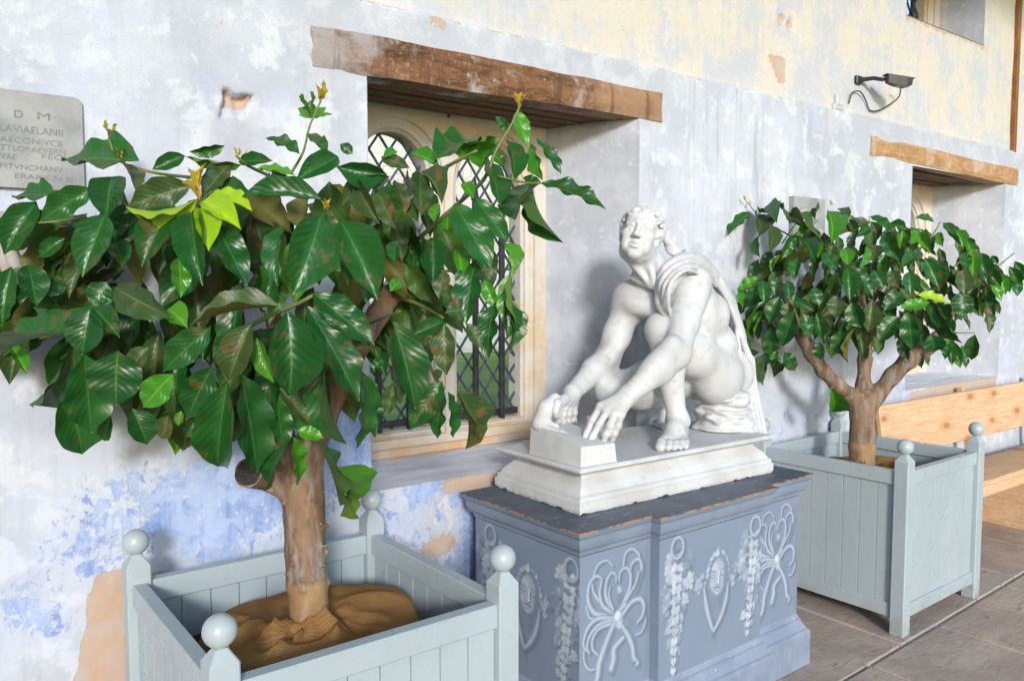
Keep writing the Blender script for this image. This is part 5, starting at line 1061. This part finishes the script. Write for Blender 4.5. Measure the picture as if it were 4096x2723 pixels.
DATA1 = [
 ('A', [(290, 105, 65, 120, 60, 0), (490, 70, 210, 240, 130, 0), (190, 140, 20, 420, 170, 0), (585, 10, 555, 240, 190, 0), (550, 205, 430, 535, 190, 0, -.03), (890, 165, 740, 480, 190, 0), (1000, 190, 1060, 580, 190, 0, -.03), (1130, 260, 1290, 580, 170, 0, -.03),
  (1055, 170, 1090, 400, 130, 1, -.07), (1060, 140, 1260, 285, 120, 1, -.06), (1030, 125, 655, 165, 55, 1, -.06), (1110, 100, 1320, 190, 75, 1, -.05), (935, 430, 945, 640, 110, 3), (60, 480, 10, 790, 130, 0), (150, 470, 190, 690, 150, 0), (340, 330, 200, 430, 90, 0), (475, 685, 175, 690, 120, 0), (600, 590, 900, 745, 165, 2), (470, 700, 430, 940, 200, 0), (490, 700, 625, 850, 120, 0, .03),
  (370, 830, 0, 940, 110, 0, -.03), (385, 860, 150, 1200, 150, 0, -.03), (440, 940, 480, 1350, 260, 0, -.06), (340, 1130, 430, 1460, 235, 0, .02), (615, 920, 610, 1205, 270, 0, -.02), (905, 1040, 750, 1215, 150, 3, -.03), (1105, 795, 855, 1025, 160, 0), (1290, 780, 1185, 1075, 215, 0), (1110, 1000, 975, 1280, 160, 0), (1190, 1070, 1140, 1525, 235, 0, -.05), (690, 1220, 770, 1410, 145, 0, .05), (880, 1250, 850, 1380, 100, 2, .08), (600, 330, 640, 480, 120, 0, .08), (300, 520, 260, 640, 120, 0, .08), (240, 620, 100, 560, 100, 0, .06), (780, 900, 680, 1010, 110, 2, .04), (560, 560, 480, 690, 130, 0, .06), (880, 700, 980, 800, 120, 3, .05), (60, 900, 140, 1040, 70, 3, .05), (950, 1230, 930, 1310, 50, 3, .06), (580, 1250, 545, 1390, 80, 0, .06), (1010, 1290, 970, 1370, 80, 0, .03)]),
 ('C', [(1090, 870, 470, 875, 150, 0), (1890, 900, 1445, 830, 120, 3), (1870, 880, 2140, 870, 110, 0), (2020, 930, 2320, 985, 100, 3, -.03), (1760, 750, 1480, 800, 95, 0, .03), (1450, 830, 1190, 940, 130, 0), (2350, 820, 2075, 690, 65, 0), (2520, 1170, 1890, 1150, 210, 0, -.05), (1500, 1060, 1000, 1230, 240, 2, .04), (1800, 890, 1580, 1160, 150, 2), (950, 880, 1060, 1100, 90, 2), (1700, 1020, 1960, 1130, 150, 0, .03), (2130, 960, 2330, 1060, 140, 2, .04),
  (850, 690, 805, 600, 34, 4), (850, 690, 880, 590, 16, 4), (950, 860, 928, 750, 20, 4), (960, 860, 985, 765, 18, 4), (945, 860, 890, 770, 16, 4), (1555, 1100, 1560, 950, 64, 4, -.06), (1555, 1090, 1622, 880, 34, 4, -.06), (1550, 1080, 1468, 915, 34, 4, -.06), (1850, 830, 1828, 755, 24, 4), (1900, 870, 1935, 795, 34, 4), (1860, 830, 1870, 760, 18, 4), (1560, 1180, 1420, 1040, 40, 4, -.06)]),
 ('D', [(80, 650, 100, 520, 62, 3), (80, 650, 210, 622, 38, 3), (80, 650, 0, 540, 32, 3), (120, 540, 145, 400, 28, 4), (110, 530, 95, 430, 14, 4), (130, 560, 155, 470, 22, 4), (60, 745, 175, 860, 95, 0), (240, 890, -30, 1040, 160, 0), (330, 870, 250, 810, 70, 0), (545, 1000, 225, 950, 150, 0, -.02), (560, 1015, 350, 1020, 80, 2), (510, 890, 690, 960, 90, 2), (1120, 800, 835, 920, 110, 0), (1225, 780, 945, 850, 150, 3, -.02), (1200, 830, 1130, 965, 95, 3), (1310, 790, 1345, 1040, 125, 0), (1210, 870, 1285, 945, 75, 3), (1360, 600, 1425, 830, 110, 3), (1300, 720, 1225, 635, 60, 0), (1480, 770, 1640, 1000, 90, 0), (1450, 800, 1525, 1040, 60, 3),
  (1510, 1055, 1922, 1222, 125, 0), (1460, 1090, 1655, 1430, 115, 0), (1440, 1060, 1350, 1290, 135, 0), (1190, 915, 1255, 1195, 170, 0, -.04), (970, 1180, 1205, 1610, 225, 0, -.05), (1100, 1150, 1310, 1430, 150, 0, -.01), (750, 985, 760, 1260, 155, 2, -.02), (770, 980, 890, 1190, 105, 2), (930, 970, 890, 1170, 110, 0, .02), (360, 1070, 500, 1310, 145, 2), (490, 1110, 600, 1340, 135, 2), (600, 1040, 660, 1250, 105, 2), (700, 1150, 740, 1300, 110, 0, .02), (165, 1225, 148, 1150, 18, 4, -.06), (170, 1225, 195, 1150, 18, 4, -.06), (150, 1225, 130, 1160, 14, 4, -.06), (1370, 590, 1338, 480, 14, 4), (1380, 570, 1397, 480, 30, 4), (1380, 570, 1435, 485, 14, 4), (860, 1180, 840, 1300, 65, 3), (1030, 1050, 1090, 1150, 80, 3, .03), (1400, 1020, 1520, 1060, 60, 0), (420, 1050, 260, 1190, 150, 2, .05), (700, 870, 880, 960, 70, 3, .03), (600, 850, 520, 900, 60, 3)]),
 ('B', [(545, -55, 385, 400, 290, 0, -.07), (660, -20, 870, 430, 240, 0, -.06), (340, 0, 300, 350, 130, 0), (500, 385, 855, 685, 200, 0, -.03), (355, 490, 365, 985, 285, 0, -.10), (470, 465, 765, 1005, 235, 0, -.08), (315, 465, -190, 566, 130, 2, -.06), (95, 850, 185, 1410, 240, 0, -.09), (150, 560, 20, 890, 200, 2, -.02), (560, 780, 695, 1250, 160, 0, -.02), (815, 860, 745, 1280, 135, 0), (960, 550, 1085, 1050, 195, 0, -.05), (910, 620, 1000, 1030, 120, 2), (1240, 890, 1060, 1165, 160, 0), (1250, 930, 1215, 1220, 95, 0), (1270, 950, 1300, 1215, 85, 0), (1320, 960, 1370, 1280, 50, 2), (1320, 940, 1470, 1230, 135, 2), (960, 900, 930, 1085, 85, 2), (1180, 70, 1185, 330, 120, 0), (1250, 260, 1220, 420, 105, 2), (970, 90, 970, 220, 90, 0), (1250, 560, 1265, 860, 135, 2), (1250, 550, 1070, 630, 100, 0), (1395, 480, 1255, 500, 130, 2), (1430, 200, 1375, 575, 145, 0), (1380, 560, 1470, 705, 90, 2), (1540, 440, 1500, 770, 100, 0), (1590, 430, 1600, 660, 75, 0), (1640, 260, 1690, 630, 115, 3), (1580, 100, 1630, 300, 60, 3), (1600, 420, 1630, 720, 60, 0), (415, 1170, 565, 1215, 90, 3, -.06), (390, 1210, 415, 1485, 115, 3, -.05), (350, 1260, 270, 1490, 115, 0, -.05), (300, 1000, 330, 1275, 140, 0), (540, 1245, 655, 1600, 65, 0), (310, 930, 490, 1145, 110, 2), (510, 760, 450, 1035, 115, 0), (180, 640, 280, 900, 110, 3), (640, 1380, 655, 1660, 40, 3, .01), (640, 60, 660, 220, 70, 0, .05), (760, 90, 700, 340, 110, 0, .03), (850, 330, 800, 440, 110, 0, .02), (1000, 320, 940, 380, 80, 3, .02), (1330, 130, 1350, 300, 90, 3, .02), (900, 760, 840, 830, 60, 0), (1200, 860, 1240, 830, 60, 2), (1480, 310, 1550, 480, 80, 3, .02), (1350, 380, 1420, 240, 60, 3, .03), (700, 560, 830, 700, 130, 2, .03), (600, 420, 760, 520, 90, 0, .01)])]
bases = place(tree1, DATA1, dep1, 5)
r1 = random.Random(17); nfill = 0
while nfill < 105:
    x = r1.uniform(60, 2080); y = r1.uniform(680, 1560)
    if ((x-1050)/1030)**2+((y-1110)/440)**2 > 1 or (1030 < x < 1250 and 1080 < y < 1280) or (x > 1760 and y > 930) or (x > 1480 and y > 1270): continue
    b = lim(AD(x, y, r1.uniform(2.22, 2.62))); L = r1.uniform(.11, .24); d = RT*((x-1080)/2200+r1.gauss(0, .28))-FW*r1.uniform(-.15, .5)+np.array([0, 0, r1.gauss(-.9, .25)]); d /= np.linalg.norm(d)
    put_leaf(tree1, b, b+d*L, L*r1.uniform(.32, .46), r1.choice((0, 0, 0, 2, 2, 3)), r1); nfill += 1
for P, ra, rb in (([T1('B', 950, 400, 2.38), T1('B', 1100, 450, 2.3), T1('B', 1245, 530, 2.22)], .007, .004), ([T1('B', 90, 600, 2.2), T1('B', 250, 520, 2.02), T1('B', 430, 440, 1.96), T1('B', 510, 395, 1.96)], .006, .005), ([T1('D', 830, 1000, 2.3), T1('D', 960, 930, 2.2), T1('D', 1110, 850, 2.15)], .006, .004), ([T1('B', 1090, 90, 2.40), T1('D', 1040, 1140, 2.3), T1('D', 1160, 1020, 2.22), T1('D', 1230, 850, 2.2), T1('D', 1320, 700, 2.2), T1('D', 1385, 560, 2.2)], .007, .003),
                  ([T1('A', 700, 800, 2.2), T1('A', 540, 830, 2.1), T1('A', 385, 850, 2.06)], .005, .003), ([T1('D', -60, 1000, 2.2), T1('D', 20, 860, 2.2), T1('D', 60, 700, 2.22), T1('D', 130, 540, 2.22)], .004, .0025), ([T1('A', 450, 220, 2.2), T1('A', 320, 240, 2.12), T1('A', 200, 250, 2.1)], .004, .003), ([T1('B', 100, 850, 2.1), T1('B', 90, 790, 2.1), T1('B', 150, 650, 2.2)], .005, .005), ([T1('D', 1240, 1010, 2.22), T1('D', 1400, 1050, 2.2), T1('D', 1510, 1055, 2.18)], .004, .003), ([T1('B', 830, 560, 2.35), T1('B', 900, 530, 2.2), T1('B', 1000, 490, 2.1)], .004, .003), ([T1('B', 1090, 600, 2.35), T1('B', 1190, 850, 2.3), T1('B', 1250, 930, 2.26)], .006, .004), ([T1('A', 800, 330, 2.4), T1('A', 1000, 200, 2.1), T1('A', 1060, 140, 2.0)], .007, .004), ([T1('B', 1000, 330, 2.4), T1('B', 1180, 270, 2.35), T1('B', 1400, 260, 2.3), T1('B', 1640, 250, 2.28)], .006, .003), ([T1('C', 1500, 1000, 2.3), T1('C', 1200, 960, 2.2), T1('C', 940, 870, 2.2), T1('C', 850, 690, 2.2)], .005, .003), ([T1('C', 2100, 980, 2.3), T1('C', 1950, 910, 2.1), T1('C', 1850, 830, 2.05)], .005, .003)):
    twig(tree1, P, ra, rb)
def inner(tree, n, cx, cy, rx, ry, t0, t1, L0, L1, seed, hole=None):
    """leaves deep inside the crown that cannot be told apart: one mesh"""
    r = random.Random(seed); V = []; F = []; UV = []; mi = []; k = 0
    while k < n:
        a = r.uniform(0, 6.283); q = math.sqrt(r.random()); x, y = cx+rx*q*math.cos(a), cy+ry*q*math.sin(a)
        if hole and hole(x, y): continue
        b = lim(AD(x, y, r.uniform(t0, t1))); L = r.uniform(L0, L1); d = RT*((x-cx)/rx*.6+r.gauss(0, .3))-FW*r.uniform(-.1, .35)+np.array([0, 0, r.gauss(-.9, .25)]); d /= np.linalg.norm(d)
        e = lim(b+d*L); d = e-b; L = np.linalg.norm(d)+1e-6; d /= L; s0 = np.cross(d, -FW+np.array([r.gauss(0, .35), r.gauss(0, .35), r.uniform(-.1, .7)])); s0 /= np.linalg.norm(s0); nn = np.cross(s0, d); me = LEAF[0][r.randrange(5)]
        o = len(V); A = np.empty(len(me.vertices)*3); me.vertices.foreach_get('co', A); A = A.reshape(-1, 3); P = b+A[:, :1]*d*L+A[:, 1:2]*s0*L*.46+A[:, 2:]*nn*L; V += [tuple(v) for v in P]
        UV += [(float(v[0]), j % 7/6) for j, v in enumerate(A)]
        for p_ in me.polygons: F.append(tuple(o+i for i in p_.vertices)); mi.append(r.choice((0,)) if False else k % 3)
        k += 1
    ob = mobj('inner_foliage', V, F, LM[0], tree, True); ob.data.materials.append(LM[2]); ob.data.materials.append(LM[0]); ob.data.polygons.foreach_set('material_index', mi); uvl = ob.data.uv_layers.new(name='UVMap')
    for l in ob.data.loops: uvl.data[l.index].uv = UV[l.vertex_index]
    ob['kind'] = 'stuff'; return ob
inner(tree1, 120, 1010, 1120, 1000, 420, 2.28, 2.66, .13, .22, 31, lambda x, y: (1030 < x < 1250 and 1080 < y < 1280) or x < 40 or (x > 1500 and y < 800) or (x > 1740 and y > 930) or (x > 1450 and y > 1250))
# ---------------------------------------------------------------- smaller tree
YMAX = 2.80
tree2 = thing('potted_tree', (4.215, 2.373, .70), 'smaller round-crowned tree with three forking limbs, in the planter beside the bench', 'tree', 'potted trees along the wall')
D2_ = 4.43
def T2(x, y, t=D2_): return AD(*mp('G', x, y), t)
S2 = SDF((3.55, 1.9, .66), (4.95, 2.8, 1.75), .007)
S2.chain([T2(835, 1590), T2(835, 1480), T2(838, 1425), T2(838, 1410), T2(842, 1330), T2(838, 1240), T2(845, 1160)], [.068, .066, .064, .070, .068, .064, .066], .012)
S2.chain([T2(815, 1180), T2(770, 1120), T2(700, 1065, 4.36), T2(620, 985, 4.32), T2(560, 890, 4.30), T2(490, 770, 4.28)], [.045, .040, .037, .035, .038, .037], .03)
S2.chain([T2(850, 1150), T2(845, 1060, 4.46), T2(852, 930, 4.48), T2(858, 780, 4.48), T2(860, 650, 4.48)], [.040, .036, .034, .038, .028], .03)
S2.chain([T2(870, 1200), T2(920, 1120, 4.42), T2(1010, 1010, 4.40), T2(1100, 920, 4.38), T2(1200, 850, 4.36), T2(1290, 760, 4.36)], [.045, .042, .042, .044, .042, .028], .03)
for k in range(60):
    u = rnd.random(); P = rnd.choice(([T2(770, 1120), T2(560, 890, 4.30)], [T2(845, 1060, 4.46), T2(858, 780, 4.48)], [T2(920, 1120, 4.42), T2(1200, 850, 4.36)], [T2(842, 1330), T2(845, 1160)])); c = P[0]+(P[1]-P[0])*u; d = np.array([rnd.gauss(0, 1) for _ in range(3)]); d /= np.linalg.norm(d); S2.ell(c+d*.046, (.009, .009, .009), None, .010)
V, Q = S2.mesh(); mobj('trunk', smooth_mesh(V, Q, 2), Q, M_BARK, tree2, True)
def dep2(x, y):
    u = ((x-3480)/640)**2+((y-1180)/420)**2; return 4.46-.46*math.sqrt(max(0, 1-u))
DATA2 = [('G', [(215, 95, 85, 230, 50, 0), (250, 110, 255, 240, 90, 2), (255, 230, 265, 350, 50, 0), (260, 100, 360, 160, 50, 0), (335, 170, 320, 320, 80, 2), (380, 75, 430, 165, 60, 0), (430, 115, 520, 190, 80, 2), (600, 75, 575, 140, 40, 0), (560, 100, 645, 300, 85, 0), (650, 90, 665, 275, 95, 3), (700, 80, 760, 150, 35, 0), (880, 150, 700, 230, 70, 2), (890, 190, 800, 240, 65, 0), (880, 120, 1010, 220, 50, 0), (970, 210, 1050, 370, 100, 0), (990, 160, 1090, 200, 34, 0), (1150, 200, 1110, 275, 65, 3), (1180, 200, 1220, 320, 75, 3), (1240, 150, 1130, 130, 36, 0), (1290, 155, 1390, 282, 60, 0), (1260, 210, 1290, 290, 55, 3), (1220, 240, 1230, 330, 75, 0), (1150, 330, 1050, 410, 85, 0), (1190, 350, 1270, 525, 85, 0), (1270, 400, 1270, 540, 95, 2),
 (1410, 320, 1420, 420, 70, 0), (1450, 310, 1460, 460, 75, 3), (1490, 320, 1540, 500, 95, 0), (1400, 420, 1410, 565, 95, 2), (1390, 540, 1400, 690, 125, 0), (1560, 340, 1600, 390, 32, 0), (1500, 500, 1490, 680, 65, 2), (1600, 430, 1640, 560, 70, 3), (1660, 400, 1720, 510, 60, 0), (1580, 520, 1570, 690, 52, 0), (1690, 370, 1750, 480, 60, 0), (1700, 460, 1705, 570, 62, 0), (755, 400, 770, 600, 92, 0, -.04), (790, 405, 900, 570, 72, 0, -.04), (860, 280, 820, 410, 42, 3, -.03), (780, 600, 835, 745, 115, 0), (890, 600, 870, 770, 105, 2), (1060, 545, 960, 650, 95, 0), (1050, 630, 1220, 600, 75, 3, -.03), (1150, 560, 1325, 610, 62, 1, -.03), (1200, 590, 1280, 750, 75, 0), (1240, 600, 1400, 830, 85, 0, -.03), (1100, 640, 1125, 870, 100, 0, -.04), (1040, 680, 930, 830, 115, 0), (1080, 690, 1060, 830, 85, 0), (1220, 780, 1240, 880, 115, 0), (1325, 830, 1300, 920, 42, 0), (1470, 780, 1450, 925, 78, 0),
 (375, 570, 320, 720, 95, 0, -.03), (450, 590, 572, 650, 62, 0, -.04), (430, 600, 410, 700, 70, 2), (460, 650, 390, 850, 108, 0, -.04), (510, 660, 540, 800, 78, 0, -.03), (580, 660, 610, 810, 68, 0), (370, 460, 350, 560, 65, 0), (420, 480, 430, 590, 65, 0), (480, 350, 460, 480, 62, 0), (385, 340, 330, 435, 38, 3), (255, 460, 140, 540, 52, 3), (190, 480, 170, 632, 38, 3), (250, 500, 210, 615, 34, 0), (280, 480, 290, 612, 74, 0), (260, 600, 230, 830, 42, 0), (330, 740, 320, 900, 112, 0), (300, 890, 280, 1062, 84, 3), (262, 880, 220, 960, 32, 0), (310, 910, 342, 1012, 18, 0), (400, 880, 462, 985, 82, 0), (500, 250, 572, 380, 62, 0), (570, 260, 592, 352, 44, 3), (600, 820, 600, 922, 64, 0), (720, 760, 700, 892, 92, 0), (800, 740, 760, 940, 52, 2), (700, 560, 690, 692, 92, 2), (660, 1080, 668, 1215, 84, 3), (540, 180, 470, 230, 60, 3), (620, 320, 700, 420, 80, 0), (560, 520, 600, 620, 80, 0), (900, 420, 960, 520, 90, 0), (1000, 420, 1040, 520, 85, 2), (1100, 430, 1110, 560, 90, 0), (920, 280, 900, 380, 80, 2), (740, 300, 760, 400, 80, 3), (820, 380, 700, 460, 70, 2), (300, 640, 230, 800, 60, 3), (180, 30, 172, 0, 12, 4), (205, 60, 205, 25, 10, 4), (660, 60, 655, 28, 10, 4), (590, 90, 582, 55, 12, 4)])]
place(tree2, DATA2, dep2, 9)
r2 = random.Random(23); nfill = 0
while nfill < 165:
    x = r2.uniform(2880, 4090); y = r2.uniform(850, 1480)
    if ((x-3500)/500)**2+((y-1110)/250)**2 > 1 and not (((x-3080)/120)**2+((y-1300)/160)**2 < 1 or ((x-3700)/190)**2+((y-1320)/90)**2 < 1): continue
    b = lim(AD(x, y, r2.uniform(4.12, 4.85))); L = r2.uniform(.10, .16); d = RT*((x-3480)/1100+r2.gauss(0, .28))-FW*r2.uniform(0, .35)+np.array([0, 0, r2.gauss(-1.0, .2)]); d /= np.linalg.norm(d); put_leaf(tree2, b, b+d*L, L*r2.uniform(.32, .46), r2.choice((0, 0, 0, 2, 2, 3)), r2); nfill += 1
for P, ra, rb in (([T2(400, 420), T2(450, 250), T2(310, 170), T2(250, 110), T2(180, 20)], .006, .002), ([T2(390, 270), T2(470, 160), T2(590, 60)], .004, .002), ([T2(900, 300), T2(885, 200), T2(878, 120)], .004, .002), ([T2(1130, 330), T2(1220, 240), T2(1278, 148)], .006, .003), ([T2(1290, 450), T2(1390, 370), T2(1460, 300)], .006, .003), ([T2(1460, 470), T2(1580, 410), T2(1690, 325)], .006, .003), ([T2(1300, 770), T2(1400, 772), T2(1470, 770)], .004, .003), ([T2(490, 770, 4.28), T2(440, 620, 4.2), T2(380, 450, 4.2)], .02, .008), ([T2(490, 770, 4.28), T2(360, 720, 4.2), T2(280, 620, 4.2)], .016, .005), ([T2(860, 650, 4.48), T2(820, 500, 4.4), T2(760, 390, 4.2)], .016, .005), ([T2(860, 650, 4.48), T2(960, 480, 4.5), T2(1000, 300, 4.5)], .016, .005), ([T2(1290, 760, 4.36), T2(1240, 600, 4.2), T2(1150, 500, 4.2)], .014, .005), ([T2(1290, 760, 4.36), T2(1400, 560, 4.4), T2(1450, 420, 4.4)], .014, .005), ([T2(660, 1080, 4.3), T2(690, 1070, 4.34)], .003, .003)):
    twig(tree2, P, ra, rb, M_BARK if ra > .01 else None)
inner(tree2, 140, 3500, 1115, 490, 220, 4.15, 4.85, .10, .16, 33)
# ---------------------------------------------------------------- a third tree past the bench, its crown just reaching into view
tree3 = tree2.copy(); scene.collection.objects.link(tree3); tree3.location = (8.12, 2.34, .70); tree3.rotation_euler = (0, 0, 2.2)
tree3['label'] = 'round-crowned tree past the far end of the bench, only leaf tips showing'
for ch in tree2.children:
    c = ch.copy(); scene.collection.objects.link(c); c.parent = tree3; c.matrix_parent_inverse = ch.matrix_parent_inverse.copy(); c.matrix_basis = ch.matrix_basis.copy()
